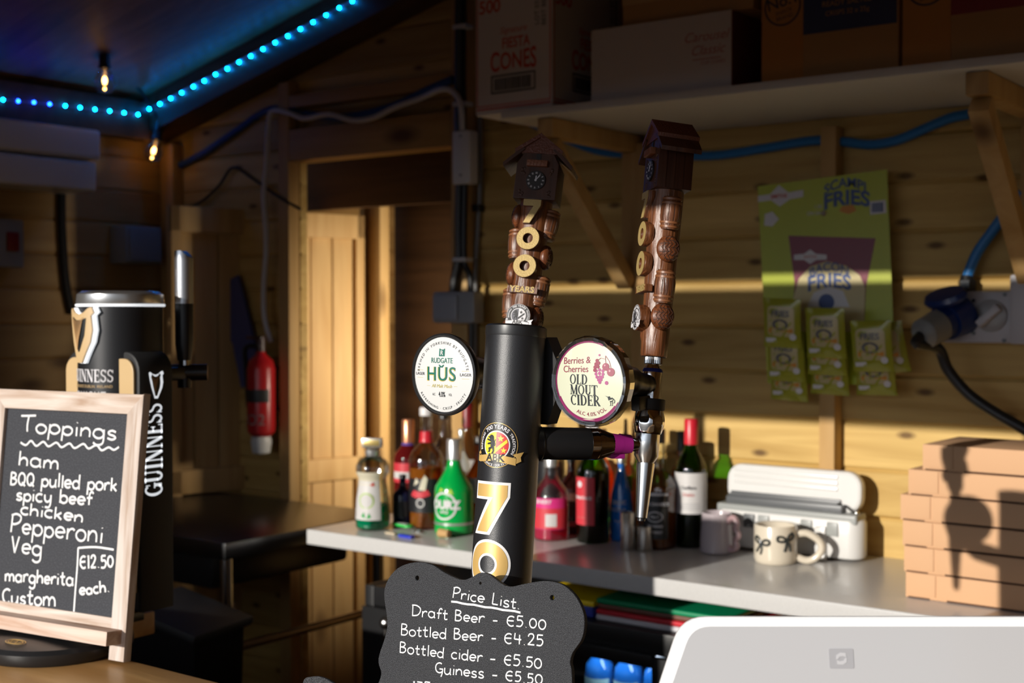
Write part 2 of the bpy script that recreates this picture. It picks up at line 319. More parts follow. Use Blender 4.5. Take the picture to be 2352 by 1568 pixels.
# ---------------------------------------------------------------- serif lettering, thick and thin
def serif(s, h, bold=.17, thin=.07):
    """2-D polygons (list of loops) for capitals with slab serifs; returns loops and width"""
    def bar(x0, y0, x1, y1, w):
        d = Vector((x1-x0, y1-y0)); n = Vector((-d.y, d.x)).normalized()*w/2
        return [(x0+n.x, y0+n.y), (x1+n.x, y1+n.y), (x1-n.x, y1-n.y), (x0-n.x, y0-n.y)]
    def sf(x, y, w=.34): return [(x-w/2, y), (x+w/2, y), (x+w/2, y+(.06 if y < .5 else -.06)), (x-w/2, y+(.06 if y < .5 else -.06))]
    def arc(cx, cy, rx, ry, a0, a1, wx, wy, n=14):
        o = [(cx+rx*math.cos(R_(a0+(a1-a0)*k/n)), cy+ry*math.sin(R_(a0+(a1-a0)*k/n))) for k in range(n+1)]
        i = [(cx+(rx-wx)*math.cos(R_(a0+(a1-a0)*k/n)), cy+(ry-wy)*math.sin(R_(a0+(a1-a0)*k/n))) for k in range(n+1)]
        return o+i[::-1]
    B, t = bold, thin
    D = {'I': (.42, [bar(.2, 0, .2, 1, B), sf(.2, 0), sf(.2, 1)]),
     'N': (.86, [bar(.16, 0, .16, 1, t), bar(.7, 0, .7, 1, t), bar(.18, .98, .68, .02, B), sf(.16, 0, .28), sf(.14, 1, .3), sf(.7, 1, .28)]),
     'E': (.7, [bar(.2, 0, .2, 1, B), bar(.06, .97, .62, .97, t), bar(.06, .03, .64, .03, t), bar(.2, .52, .5, .52, t), bar(.6, 1, .6, .78, .05), bar(.62, 0, .62, .22, .05), bar(.49, .4, .49, .64, .05)]),
     'S': (.64, [arc(.31, .74, .25, .26, 20, 270, .11, .09), arc(.31, .27, .27, .27, -160, 90, .12, .09), bar(.55, .72, .55, .98, .05), bar(.07, .02, .07, .3, .05)]),
     'U': (.84, [bar(.2, .28, .2, 1, B), bar(.66, .28, .66, 1, t), arc(.41, .3, .295, .3, 180, 360, .15, .09), sf(.2, 1), sf(.66, 1, .28)]),
     'G': (.86, [arc(.44, .5, .4, .5, 50, 318, .17, .08), bar(.72, .05, .72, .42, B), sf(.7, .42, .34), bar(.72, .72, .72, .95, .05)]),
     'D': (.82, [bar(.18, 0, .18, 1, B), arc(.34, .5, .42, .5, -90, 90, .16, .07), bar(.04, .97, .36, .97, t), bar(.04, .03, .36, .03, t)]),
     'O': (.9, [arc(.44, .5, .4, .5, 0, 180, .15, .07), arc(.44, .5, .4, .5, 180, 360, .15, .07)]),
     'L': (.68, [bar(.2, 0, .2, 1, B), sf(.2, 1), bar(.06, .03, .62, .03, t), bar(.61, 0, .61, .24, .05)]),
     'M': (1.04, [bar(.16, 0, .16, 1, t), bar(.86, 0, .86, 1, B), bar(.18, .98, .5, .05, B*.9), bar(.5, .05, .84, .98, t), sf(.16, 0, .28), sf(.86, 0), sf(.12, 1, .22), sf(.9, 1, .22)]),
     'T': (.76, [bar(.38, 0, .38, 1, B), bar(.03, .97, .73, .97, t), bar(.05, 1, .05, .78, .05), bar(.71, 1, .71, .78, .05), sf(.38, 0)]),
     'C': (.78, [arc(.42, .5, .38, .5, 48, 312, .16, .08), bar(.68, .74, .68, .98, .05)]),
     'R': (.8, [bar(.2, 0, .2, 1, B), arc(.34, .74, .3, .26, -90, 90, .13, .07), bar(.06, .97, .36, .97, t), bar(.2, .5, .38, .5, t), bar(.38, .5, .7, .02, B*.85), sf(.2, 0), sf(.72, 0, .2)]),
     'F': (.66, [bar(.2, 0, .2, 1, B), bar(.06, .97, .6, .97, t), bar(.2, .5, .48, .5, t), bar(.58, 1, .58, .76, .05), bar(.47, .38, .47, .62, .05), sf(.2, 0)]),
     'A': (.86, [bar(.12, 0, .43, 1, t), bar(.43, 1, .72, 0, B), bar(.24, .36, .58, .36, t), sf(.12, 0, .26), sf(.74, 0, .3)]),
     'B': (.76, [bar(.2, 0, .2, 1, B), arc(.34, .75, .26, .25, -90, 90, .12, .06), arc(.34, .27, .34, .27, -90, 90, .14, .06), bar(.05, .97, .36, .97, t), bar(.05, .03, .36, .03, t), bar(.2, .52, .36, .52, t)]),
     ' ': (.4, [])}
    x = 0; loops = []
    for ch in s:
        a, L = D[ch]; loops += [[((x+u)*h, v*h) for u, v in q] for q in L]; x += a
    return loops, x*h
def serif_add(mb, s, h, t, M, mi=0, fn=None, cuts=None, sx=1, **k):
    loops, w = serif(s, h, **k)
    for q in loops:      # each stroke filled on its own so overlaps do not punch holes
        b = bmesh.new(); f = b.faces.new([b.verts.new(((x-w/2)*sx, y, 0)) for x, y in q]); 
        if f.normal.z < 0 or sum(q[i-1][0]*q[i][1]-q[i][0]*q[i-1][1] for i in range(len(q))) < 0: bmesh.ops.reverse_faces(b, faces=[f])
        r = bmesh.ops.extrude_face_region(b, geom=[f]); 
        for v in [e for e in r['geom'] if isinstance(e, bmesh.types.BMVert)]: v.co.z += t
        bmesh.ops.recalc_face_normals(b, faces=b.faces[:])
        if cuts:
            for x in cuts: bmesh.ops.bisect_plane(b, geom=b.verts[:]+b.edges[:]+b.faces[:], plane_co=(x, 0, 0), plane_no=(1, 0, 0))
        mb.add(b, M, mi, fn)
    return w
# ================================================================ materials of the place
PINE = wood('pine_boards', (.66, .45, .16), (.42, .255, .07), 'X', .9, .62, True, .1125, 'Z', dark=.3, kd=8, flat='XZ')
PINEV = wood('pine_timber_upright', (.56, .36, .15), (.42, .24, .08), 'Z', .9, .6, True, dark=.3, kd=6)
PINEH = wood('pine_timber_level', (.5, .3, .11), (.36, .2, .065), 'X', .9, .6, True, dark=.3, kd=6)
DARKW = wood('stained_rafter', (.12, .062, .03), (.06, .03, .015), 'X', .9, .55, False)
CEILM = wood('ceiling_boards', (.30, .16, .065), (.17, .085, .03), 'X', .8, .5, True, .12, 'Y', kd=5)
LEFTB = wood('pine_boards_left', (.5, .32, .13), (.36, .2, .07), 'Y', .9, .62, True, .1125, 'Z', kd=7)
DOORM = wood('door_boards', (.6, .39, .17), (.46, .27, .1), 'Z', .9, .6, True, kd=6)
BARM = wood('bar_oak', (.62, .36, .14), (.42, .21, .065), 'X', 1.0, .38, True, kd=6, spec=.5)
FLOORM = wood('floor_boards', (.26, .17, .1), (.16, .1, .06), 'Y', .8, .6, True, .14, 'X')
BLACK = mat('black_plastic', (.012, .012, .013), .35); BLACKM = mat('black_matt', (.01, .01, .011), .6)
WHITE = mat('white_plastic', (.72, .72, .72), .35); WHITEC = mat('white_cable', (.6, .6, .6), .4)
GREYP = mat('grey_plastic', (.3, .31, .33), .4); STEEL = mat('steel', (.62, .62, .62), .22, 1); CHROME = mat('chrome', (.78, .78, .8), .07, 1)
BLUEC = mat('blue_cable', (.02, .17, .46), .45); BLACKC = mat('black_cable', (.008, .008, .009), .45)
# ================================================================ the shed
XL, XR, YB, YF, RIDGE = -3.72, 1.35, 3.0, .42, -1.18
def zroof(x): return 2.248+.2525*((x if x < RIDGE else 2*RIDGE-x)+3.694)
def roofcut(b):
    for sgn in (1, -1):
        n = Vector((-.2525*sgn, 0, 1)); p = Vector((RIDGE, 0, zroof(RIDGE)))
        r = bmesh.ops.bisect_plane(b, geom=b.verts[:]+b.edges[:]+b.faces[:], plane_co=p, plane_no=n, clear_outer=True)
        bmesh.ops.holes_fill(b, edges=[e for e in b.edges if e.is_boundary])
PITCH, ZOFF = .1125, .0185
def boards(mb, x0, x1, z0, z1, y, back, cut=True, swap=False):
    """horizontal V-jointed boards, face at y, back at y+back (swap: along Y instead, face at x=y)"""
    k0 = math.floor((z0-ZOFF)/PITCH); z = ZOFF+k0*PITCH
    while z < z1-1e-4:
        a, c = max(z, z0), min(z+PITCH, z1); g = .006
        pr = [(y+g, a), (y, a+.007), (y, c-.007), (y+g, c), (y+back, c), (y+back, a)] if back > 0 else [(y-g, a), (y, a+.007), (y, c-.007), (y-g, c), (y+back, c), (y+back, a)]
        b = bmesh.new(); A = [b.verts.new((p[0], x0, p[1]) if swap else (x0, p[0], p[1])) for p in pr]; Bv = [b.verts.new((p[0], x1, p[1]) if swap else (x1, p[0], p[1])) for p in pr]
        n = len(pr)
        for i in range(n): b.faces.new((A[i], A[(i+1) % n], Bv[(i+1) % n], Bv[i]))
        b.faces.new(A[::-1]); b.faces.new(Bv); bmesh.ops.recalc_face_normals(b, faces=b.faces[:])
        if cut: roofcut(b)
        if len(b.verts): mb.add(b)
        else: b.free()
        z += PITCH
DX0, DX1, DZ = -3.062, -2.427, 2.0            # doorway
m = MB(); boards(m, XL, DX0, 0, 3, YB, .03); boards(m, DX1, XR, 0, 3, YB, .03); boards(m, DX0, DX1, DZ, 3, YB, .03)
m.bm.transform(T(0, 0, -ZOFF)); struct('wall_back', m, PINE, M=T(0, 0, ZOFF), smooth=False)
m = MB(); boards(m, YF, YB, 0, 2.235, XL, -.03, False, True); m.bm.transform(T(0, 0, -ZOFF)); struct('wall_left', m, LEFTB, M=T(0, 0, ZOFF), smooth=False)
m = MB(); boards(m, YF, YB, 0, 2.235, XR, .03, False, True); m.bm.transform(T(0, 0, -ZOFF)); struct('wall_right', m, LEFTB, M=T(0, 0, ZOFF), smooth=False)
# front wall with the serving hatch, and the narrow daylight gap above its head board
HX0, HX1, HZ, SZ0, SZ1 = -2.86, .75, 1.877, 2.199, 2.222
m = MB()
for x0, x1, z0, z1 in ((XL, HX0, 0, 3), (HX1, XR, 0, 3), (HX0, HX1, 0, .955), (HX0, HX1, HZ, SZ0), (HX0, HX1, SZ1, 3)): boards(m, x0, x1, z0, z1, YF, -.04)
m.bm.transform(T(0, 0, -ZOFF)); struct('wall_front', m, PINE, M=T(0, 0, ZOFF), smooth=False)
m = MB(); m.box(XL, XR, YF, YB+2, -.04, 0); struct('floor', m, FLOORM)
m = MB(); m.box(-14, 14, -22, YF-.04, -.06, -.02); struct('ground', m, mat('asphalt', (.06, .058, .055), .9, bump=.3, bscale=40))
m = MB()
for x0, x1 in ((XL-.1, RIDGE), (RIDGE, XR+.1)):
    a, c = (x0, zroof(x0)), (x1, zroof(x1)); b = bmesh.new()
    vs = [[b.verts.new((x, y, z+dz)) for x, z in (a, c)] for y, dz in ((YF-.12, 0), (YB+.03, 0), (YB+.03, .04), (YF-.12, .04))]
    for i in range(4): b.faces.new((vs[i][0], vs[i][1], vs[(i+1) % 4][1], vs[(i+1) % 4][0]))
    b.faces.new([v[0] for v in vs][::-1]); b.faces.new([v[1] for v in vs]); bmesh.ops.recalc_face_normals(b, faces=b.faces[:]); m.add(b)
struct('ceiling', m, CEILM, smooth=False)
# studs, door frame, rafter
SY = 2.952
def xs(px, Y): return at(px, 700, Y=Y).x
def stud(n, a, c, z1=None, M_=PINEV, z0=0):
    x0, x1 = xs(a, SY), xs(c, SY); m = MB(); m.box(x0, x1, SY, YB-.0005, z0, z1 or zroof(x0)-.14, .003); return struct(n, m, M_)
stud('trim_1', 640, 664); stud('trim_2', 1036, 1073); stud('trim_3', 1449, 1484, 1.96); stud('trim_4', 1882, 1918, 1.96); stud('trim_5', 370, 398, 2.1)
stud('trim_6', 2420, 2470, 1.96)
m = MB(); m.box(xs(664, SY)+.001, xs(1036, SY)-.001, SY, YB-.0005, 2.0, 2.10, .003); struct('trim_7', m, PINEH)
m = MB(); m.box(xs(664, SY)+.001, xs(1036, SY)-.001, SY, YB-.0005, 2.17, 2.21, .003); struct('trim_8', m, PINEH)
def rafter(n, y0, y1, dz0, dz1, M_):
    m = MB(); b = bmesh.new(); x0, x1 = XL+.002, RIDGE
    vs = [[b.verts.new((x, y, zroof(x)+dz)) for x in (x0, x1)] for y, dz in ((y0, dz0), (y1, dz0), (y1, dz1), (y0, dz1))]
    for i in range(4): b.faces.new((vs[i][0], vs[i][1], vs[(i+1) % 4][1], vs[(i+1) % 4][0]))
    b.faces.new([v[0] for v in vs][::-1]); b.faces.new([v[1] for v in vs]); bmesh.ops.recalc_face_normals(b, faces=b.faces[:]); m.add(b)
    return struct(n, m, M_, smooth=False)
rafter('trim_9', 2.87, YB-.001, -.125, -.001, DARKW)
m = MB(); m.box(XL+.001, -3.65, YF+.05, 2.868, 2.105, 2.232, .003); struct('trim_10', m, DARKW)
# the store room behind the doorway, its plank door swung in
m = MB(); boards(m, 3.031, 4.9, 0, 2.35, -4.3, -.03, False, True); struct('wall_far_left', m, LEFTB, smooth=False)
m = MB(); boards(m, -4.3, -1.6, 0, 2.35, 4.9, .03, False); struct('wall_far', m, PINE, smooth=False)
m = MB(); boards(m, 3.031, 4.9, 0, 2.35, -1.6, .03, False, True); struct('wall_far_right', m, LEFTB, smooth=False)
m = MB(); m.box(-4.33, -1.57, 3.031, 4.93, 2.35, 2.39); struct('ceiling_far', m, DARKW)
dA, dB = at(668, 487, d=4.52), at(830, 495, d=4.7)
Md = frame((dA.x, dA.y, .02), (dB.x-dA.x, dB.y-dA.y, 0), (0, 0, 1)); dw = (Vector((dB.x, dB.y))-Vector((dA.x, dA.y))).length; dh = dA.z-.02
m = MB(); x = -.45
while x < dw-.01:
    x2 = min(x+.088, dw); m.box(x+.002, x2-.002, 0, .02, 0, dh, .004); x = x2
door = struct('door_1', m, DOORM, M=Md)
m = MB()
for z0, z1 in ((dh-.085, dh), (dh*.5-.02, dh*.5+.06), (.03, .13)): m.box(-.45, dw, -.022, 0, z0, z1, .004)
for x0 in (dw-.035, -.45): m.box(x0, x0+.035, -.022, 0, 0, dh, .004)
struct('door_rail', m, DOORM, door)
for i, (px, w, d) in enumerate(((826, 12, 4.75), (848, 27, 4.7))):
    p = at(px, 600, d=d); ww = w/3000*d/.805; m = MB(); m.box(p.x, p.x+ww, p.y, p.y+.05, 0, 2.3, .003); struct('trim_%d' % (11+i), m, PINEV)
hA, hB = at(672, 430, d=4.66), at(1035, 430, d=4.66)
m = MB(); m.box(hA.x, hA.x+1.1, hA.y, hA.y+.03, at(760, 486, d=4.66).z, 2.34, .002, M=None); struct('trim_13', m, DARKW)
pA = at(906, 700, Y=3.62); m = MB(); m.box(pA.x, pA.x+.6, 3.62, 3.65, .001, 2.3, .002); struct('trim_14', m, DARKW)
ll = bpy.data.lights.new('store_room_fill', 'AREA'); ll.energy = 8; ll.spread = R_(84); ll.size = .2; ll.color = (1, .88, .7)  # added fill light, out of view, to brighten the plank door
lo = bpy.data.objects.new('store_room_fill', ll); COL.objects.link(lo); lo.location = (-1.95, 3.4, 1.3); lo.rotation_euler = (Vector((-3.25, 3.66, 1.32))-lo.location).to_track_quat('-Z', 'Y').to_euler()
# ================================================================ lights under the roof
LEDM = mat('led_cyan', (.1, .75, 1), .4, emit=110, ecol=(.0006, .25, 1)); LEDV = mat('led_blue', (.1, .2, 1), .4, emit=90, ecol=(.003, .035, 1)); LEDG = mat('led_strip_tape', (.25, .27, .3), .4)
t = thing('led_strip', 'glowing cyan LED strip running along the dark eave beam and up the rafter', 'light strip')
gA, gB = at(320, 262, Y=2.868), at(845, -18, Y=2.868); lA, lB = at(-40, 224, X=-3.648), at(318, 263, X=-3.648)
m = MB(); m.tube([lA, lB], .004, 6, mi=0, smooth=False); m.tube([lB, gA], .004, 6, smooth=False); m.tube([gA, gB+(gB-gA)*.3], .004, 6, smooth=False); obj('strip_tape', m, LEDG, t)
gx = [(343, 250), (367, 239), (392, 226), (417, 213), (444, 199), (469, 186), (495, 171), (522, 158), (549, 143), (576, 129), (604, 113), (632, 98), (661, 83), (690, 67), (719, 51), (749, 35), (779, 18), (809, 3)]
for px, py in gx:
    p = at(px, py, Y=2.864); m = MB(); m.ball(p, .0042, seg=10); obj('led', m, LEDM, t)
for i, (px, py) in enumerate([(7, 229), (42, 232), (78, 235), (114, 239), (150, 243), (184, 247), (218, 251), (252, 255), (285, 259), (317, 263)]):
    p = at(px, py, X=-3.644); m = MB(); m.ball(p, .0042, seg=10); obj('led', m, LEDV if i in (1, 2, 3) else LEDM, t)
BULB = glass('bulb_glass', (.95, .93, .9)); FIL = mat('filament', (1, .6, .2), .5, emit=16, ecol=(1, .5, .13)); 
def bulb(tparent, tip, d):
    """a drop bulb: socket, glass and filament hung from tip along d"""
    q = Vector(d).to_track_quat('Z', 'Y').to_matrix().to_4x4(); q.translation = tip
    m = MB(); m.lathe([(.011, 0), (.016, .004), (.017, .05), (.02, .053), (.02, .062), (.015, .064)], 20, q); s = obj('socket', m, BLACK, tparent)
    m = MB(); m.lathe([(.013, .06), (.02, .072), (.03, .092), (.032, .108), (.026, .125), (.014, .135), (0, .138)], 20, q); g = obj('bulb', m, BULB, tparent)
    m = MB(); m.ball((0, 0, .098), .0085, q, sc=(.8, .8, 1.5), seg=10); m.ball((0, 0, .124), .004, q, seg=8); obj('filament', m, FIL, g)
t = thing('string_light', 'festoon string with two lit drop bulbs hanging below the ceiling', 'string lights')
b1 = at(240, 112, d=4.05); b2 = at(368, 282, d=4.45)
m = MB(); c0 = at(160, -20, d=3.9); m.tube([c0, at(200, 55, d=4.0), b1+Vector((0, 0, .002)), at(290, 175, d=4.3), at(330, 218, d=4.4), b2], .005, 6); obj('cable', m, BLACKC, t)
bulb(t, b1, (0, 0, -1)); bulb(t, b2, (-.12, -.2, -1))
# ================================================================ fittings at the dark left end
def onwall(px, py, off=0): return at(px, py, Y=YB-off)
def leftw(px, py, off=0): return at(px, py, X=XL+off)
p = leftw(0, 262, .2); q2 = at(233, 438, X=XL+.2)
t = thing('air_conditioner', 'white wall unit with a lower flap under the blue lit eave', 'air conditioner', T(XL, 0, 0))
zt, zb = at(120, 275, X=XL+.2).z, at(232, 440, X=XL+.2).z; yb = at(233, 350, X=XL+.2).y
zt = min(zt, 2.095)
m = MB(); m.box(.002, .2, yb-.85, yb, zb+.1, zt, .015, seg=3); obj('body', m, WHITE, t)
m = MB(); m.box(.02, .19, yb-.84, yb-.01, zb, zb+.094, .012, seg=3); obj('flap', m, WHITE, t)
t = thing('isolator_switch', 'pale switch box with a dark red rocker at the far left', 'switch', T(XL, 0, 0))
a, c = at(55, 505, X=XL+.06), at(-20, 612, X=XL+.06); m = MB(); m.box(.001, .06, c.y, a.y, c.z, a.z, .006); obj('body', m, GREYP, t)
r1 = at(28, 555, X=XL+.06); m = MB(); m.box(.059, .068, r1.y-.02, r1.y+.02, r1.z-.03, r1.z+.03, .004); obj('rocker', m, mat('red_rocker', (.25, .01, .01), .4), t)
a, c = onwall(296, 517, .3), onwall(400, 605, .3); t = thing('junction_box', 'grey square junction box in the shade behind the silver tap lever', 'junction box')
a, c = at(290, 517, X=XL+.09), at(398, 608, X=XL+.09); yy = min(c.y, 2.9); m = MB(); m.box(XL+.001, XL+.09, min(a.y, yy-.15), yy, c.z, a.z, .008); obj('body', m, GREYP, t)
m = MB(); m.box(XL+.09, XL+.1, min(a.y, yy-.15)+.01, yy-.01, c.z+.01, a.z-.01, .003); obj('lid', m, GREYP, t)
def cable(name, label, px, off, r, M_, cat_='cable', n=6, group=None):
    m = MB(); m.tube([onwall(x, y, o if o is not None else off) for x, y, o in [(q+(None,))[:3] for q in px]], r, 8, n); return obj(name, m, M_, label=label, cat=cat_, group=group)
cable('black_cable', 'thin black cable looping across the dark boards left of the doorway', [(385, 480), (450, 470), (500, 430), (535, 385), (580, 410), (640, 452, .06), (690, 480, .06)], .012, .005, BLACKC)
m = MB(); m.tube([leftw(141, 446, .012), leftw(142, 520, .012), leftw(150, 640, .012), leftw(165, 720, .012)], .014, 8); obj('conduit', m, BLACKC, label='black conduit dropping down the left wall beside the switch box', cat='conduit')
cable('blue_cable', 'dark blue cable sagging over the boards above the doorway to the white strip', [(404, 385), (470, 350), (540, 303), (620, 252), (700, 262, .055), (800, 268, .055), (900, 245, .055), (980, 208, .055), (1040, 182, .058)], .012, .012, mat('blue_cable_dark', (.015, .06, .22), .5))
cable('white_cable', 'white flex looping over the doorway into the white box on the post', [(622, 785, .06), (608, 730, .06), (606, 660, .06), (612, 560, .06), (606, 450, .06), (612, 380, .06), (616, 300, .06), (624, 256, .07), (660, 258, .078), (700, 272, .08), (755, 262, .08), (810, 276, .08), (858, 270, .08), (910, 245, .08), (965, 226, .085), (1010, 206, .1), (1040, 210, .1), (1058, 240, .1), (1062, 299, .092)], .06, .0085, WHITEC)
# the white box and the black cables on the door post
t = thing('white_control_box', 'tall white plastic box fixed to the post above the grey switch', 'control box')
a, c = at(1039, 300, Y=SY-.04), at(1079, 420, Y=SY-.04); m = MB(); m.box(a.x, c.x, SY-.04, SY-.0005, at(1060, 422, Y=SY-.04).z, at(1060, 300, Y=SY-.04).z, .004); obj('body', m, WHITE, t)
for py in (312, 402):
    p = at(1058, py, Y=SY-.041); m = MB(); m.cyl(p, p+Vector((0, -.002, 0)), .004); obj('screw', m, GREYP, t)
for i, (lab, P_, r) in enumerate((('black cable run clipped to the front of the post above the white box', [(1058, -30), (1057, 100), (1056, 200), (1056, 302)], .016), ('twin black cable dropping from the white box down the post', [(1056, 420), (1054, 520), (1054, 590), (1044, 640), (1040, 680)], .013))):
    m = MB(); m.tube([at(x, y, Y=SY-.018) for x, y in P_], r, 8); obj('black_cable', m, BLACKC, label=lab, cat='cable')
m = MB(); m.tube([at(x, y, Y=SY-.018) for x, y in ((1068, 420), (1066, 590), (1080, 640), (1083, 760), (1080, 900))], .009, 8); obj('black_cable', m, BLACKC, label='thin black cable passing right of the grey switch down the post', cat='cable')
t = thing('conduit', 'slim grey conduit with clips running up the wall right of the post', 'conduit')
m = MB(); m.tube([onwall(x, y, .014) for x, y in ((1102, 262), (1104, 400), (1098, 520), (1092, 640), (1090, 900))], .007, 8); obj('pipe', m, mat('grey_conduit', (.2, .2, .2), .45), t)
for py in (478, 700):
    p = onwall(1096, py, .02); m = MB(); m.box(p.x-.012, p.x+.012, p.y-.01, YB-.0005, p.z-.01, p.z+.01, .003); obj('clip', m, BLACK, t)
for i, py in enumerate((60, 238, 596)):
    p = at(1057, py, Y=SY-.034); m = MB(); m.box(p.x-.026, p.x+.022, p.y-.004, SY-.0005, p.z-.006, p.z+.006, .002); obj('cable_clip', m, WHITEC, label=('white cable clip on the black cable, topmost on the post', 'white cable clip just above the white box on the post', 'white cable clip below the white box on the post')[i], cat='clip', group='white clips on the post')
t = thing('wall_switch', 'grey weatherproof switch box hanging beside the post under the cables', 'switch')
a, c = at(993, 670, Y=SY-.05), at(1050, 742, Y=SY-.05); m = MB(); m.box(a.x, c.x+.06, SY-.05, SY-.001, c.z, a.z, .008); obj('box', m, GREYP, t)
m = MB(); m.box(a.x+.008, c.x+.005, SY-.06, SY-.05, c.z+.01, a.z-.01, .005); obj('rocker', m, mat('pale_rocker', (.35, .37, .42), .35), t)
# blue hose along the wall under the shelf and the loop beside the bracket
m = MB(); m.tube([onwall(x, y, .014) for x, y in ((1215, 280), (1290, 315), (1370, 345), (1445, 354), (1530, 356), (1640, 357), (1740, 343), (1830, 328), (1885, 322), (1940, 326), (2000, 332), (2060, 322), (2120, 297), (2180, 272), (2226, 262))], .0115, 8); obj('blue_hose', m, BLUEC, label='bright blue cable sagging along the boards just below the shelf', cat='cable')
# blue paper hanging on the wall and fire extinguisher
t = thing('paper_roll', 'dark blue paper sheet hanging from the wall left of the red extinguisher', 'paper')
m = MB(); P_ = [onwall(x, y, .02) for x, y in ((482, 672), (552, 632), (592, 800), (600, 880), (560, 890), (540, 790))]
b = bmesh.new(); f = b.faces.new([b.verts.new(p) for p in P_]); r = bmesh.ops.extrude_face_region(b, geom=[f])
for v in [e for e in r['geom'] if isinstance(e, bmesh.types.BMVert)]: v.co.y -= .012
bmesh.ops.recalc_face_normals(b, faces=b.faces[:]); m.add(b); obj('sheet', m, mat('blue_paper', (.07, .075, .2), .8), t)
e0 = at(600, 1000, Y=2.9); ez = at(600, 815, Y=2.9).z-e0.z
t = thing('fire_extinguisher', 'red fire extinguisher with a black band hung left of the doorway', 'fire extinguisher', T(e0.x, e0.y, e0.z))
er = 33/3000*4.3*.95; REDX = mat('extinguisher_red', (.45, .012, .015), .3)
m = MB(); m.lathe([(er*.7, 0), (er*.96, .012), (er, .03), (er, ez-.045), (er*.85, ez-.018), (er*.4, ez), (er*.3, ez+.012)], 24); obj('cylinder', m, REDX, t)
m = MB(); m.lathe([(er+.001, ez*.42), (er+.0015, ez*.43), (er+.0015, ez*.57), (er+.001, ez*.58)], 24, a0=190, a1=350); obj('band', m, mat('band_black', (.02, .02, .02), .5), t)
m = MB(); m.cyl((0, 0, ez+.01), (0, 0, ez+.05), .014); m.box(-.06, .012, -.01, .01, ez+.05, ez+.06, .003); m.box(-.05, .012, -.01, .01, ez+.025, ez+.034, .003); obj('valve', m, mat('valve_dark', (.05, .02, .02), .4), t)
m = MB(); m.tube([(0, -.01, ez+.03), (-.05, -.02, ez+.02), (-er-.012, -.01, ez-.06), (-er-.014, 0, ez*.35)], .008); obj('hose', m, BLACKC, t)
m = MB(); m.text('CO2', .05, Matrix.Translation((.0, 0, ez*.2)), fn=lambda v: ((er+.001)*math.sin(v.x/er), -(er+.001)*math.cos(v.x/er), v.y), cuts=lin(-.06, .06, 10)); obj('lettering', m, mat('pale_print', (.4, .3, .3), .5), t)
m = MB(); m.lathe([(0, -.062), (.028, -.055), (.034, -.02), (.03, -.002), (0, -.002)], 20); obj('wall_support', m, WHITEC, t)
m = MB(); m.box(-.03, .03, er*.9, YB-e0.y-.001, ez*.3, ez*.36, .003); m.box(-.03, .03, er*.9, YB-e0.y-.001, ez*.8, ez*.86, .003); obj('bracket', m, BLACK, t)
# ================================================================ sink unit, tap, waste pipe
sp = at(640, 1178, Y=2.72); ST = sp.z
t = thing('sink_table', 'dark steel sink table on tubular legs left of the doorway', 'sink table')
x0, x1, y0, y1 = XL+.02, at(628, 1180, Y=2.45).x, 2.28, 2.93
DKST = mat('dark_steel', (.13, .13, .135), .3, 1)
m = MB(); m.box(x0, x1, y0, y1, ST-.045, ST, .006)
obj('top', m, DKST, t)
m = MB(); m.box(x0+.08, x1-.12, y0+.06, y1-.06, ST-.15, ST-.046, .02); obj('basin', m, mat('basin_dark', (.05, .05, .052), .35, .8), t)
for lx, ly in ((x1-.03, y0+.03), (x1-.03, y1-.03), (x0+.04, y0+.03), (x0+.04, y1-.03)):
    m = MB(); m.cyl((lx, ly, .001), (lx, ly, ST-.046), .017); l = obj('leg', m, STEEL if ly < 2.5 else DKST, t)
    m = MB(); m.cyl((lx, ly, ST-.33), (lx, ly, ST-.25), .022); obj('collar', m, STEEL, l)
m = MB(); m.cyl((x0+.04, y0+.03, ST-.29), (x1-.03, y0+.03, ST-.29), .012); m.cyl((x1-.03, y0+.03, ST-.29), (x1-.03, y1-.03, ST-.29), .012); obj('rail', m, mat('dull_rail', (.35, .27, .2), .4, .8), t)
t = thing('tap', 'chrome mixer tap rising behind the sink beside the black dispenser', 'tap')
fx = at(425, 1115, Y=2.88); 
m = MB(); m.cyl((fx.x, fx.y, ST), (fx.x, fx.y, ST+.08), .018); m.tube([(fx.x, fx.y, ST+.07), (fx.x, fx.y, ST+.28), (fx.x-.03, fx.y-.03, ST+.32), (fx.x-.08, fx.y-.07, ST+.31), (fx.x-.1, fx.y-.09, ST+.26)], .011); obj('spout', m, CHROME, t)
m = MB(); m.cyl((fx.x+.02, fx.y, ST+.05), (fx.x+.06, fx.y-.02, ST+.1), .006); obj('lever', m, CHROME, t)
m = MB(); wp = at(500, 1400, Y=2.7); m.tube([at(526, 1385, Y=2.6), at(530, 1440, Y=2.6), at(518, 1500, Y=2.6), at(498, 1530, Y=2.6), at(480, 1490, Y=2.6)], .017); m.tube([at(498, 1525, Y=2.6), at(494, 1560, Y=2.6), at(492, 1620, Y=2.6)], .018); obj('waste_pipe', m, mat('waste_white', (.5, .5, .55), .4), label='pale bent waste pipe under the dark sink', cat='pipe')
t = thing('waste_bin', 'black lidded bin standing on the floor under the sink behind the bar', 'bin', T(at(430, 1480, Y=2.05).x, 2.05, 0) @ Rz(12))
hz = at(400, 1410, Y=1.95).z
m = MB(); m.lathe([(.1, .001), (.11, .01), (.135, hz-.06), (.14, hz-.05)], 4, M=Rz(45)); obj('body', m, BLACK, t, sharp=20)
m = MB(); m.box(-.115, .115, -.115, .115, -.012, .012, .008, M=T(0, 0, hz-.03) @ Ry(14)); obj('lid', m, BLACKM, t)
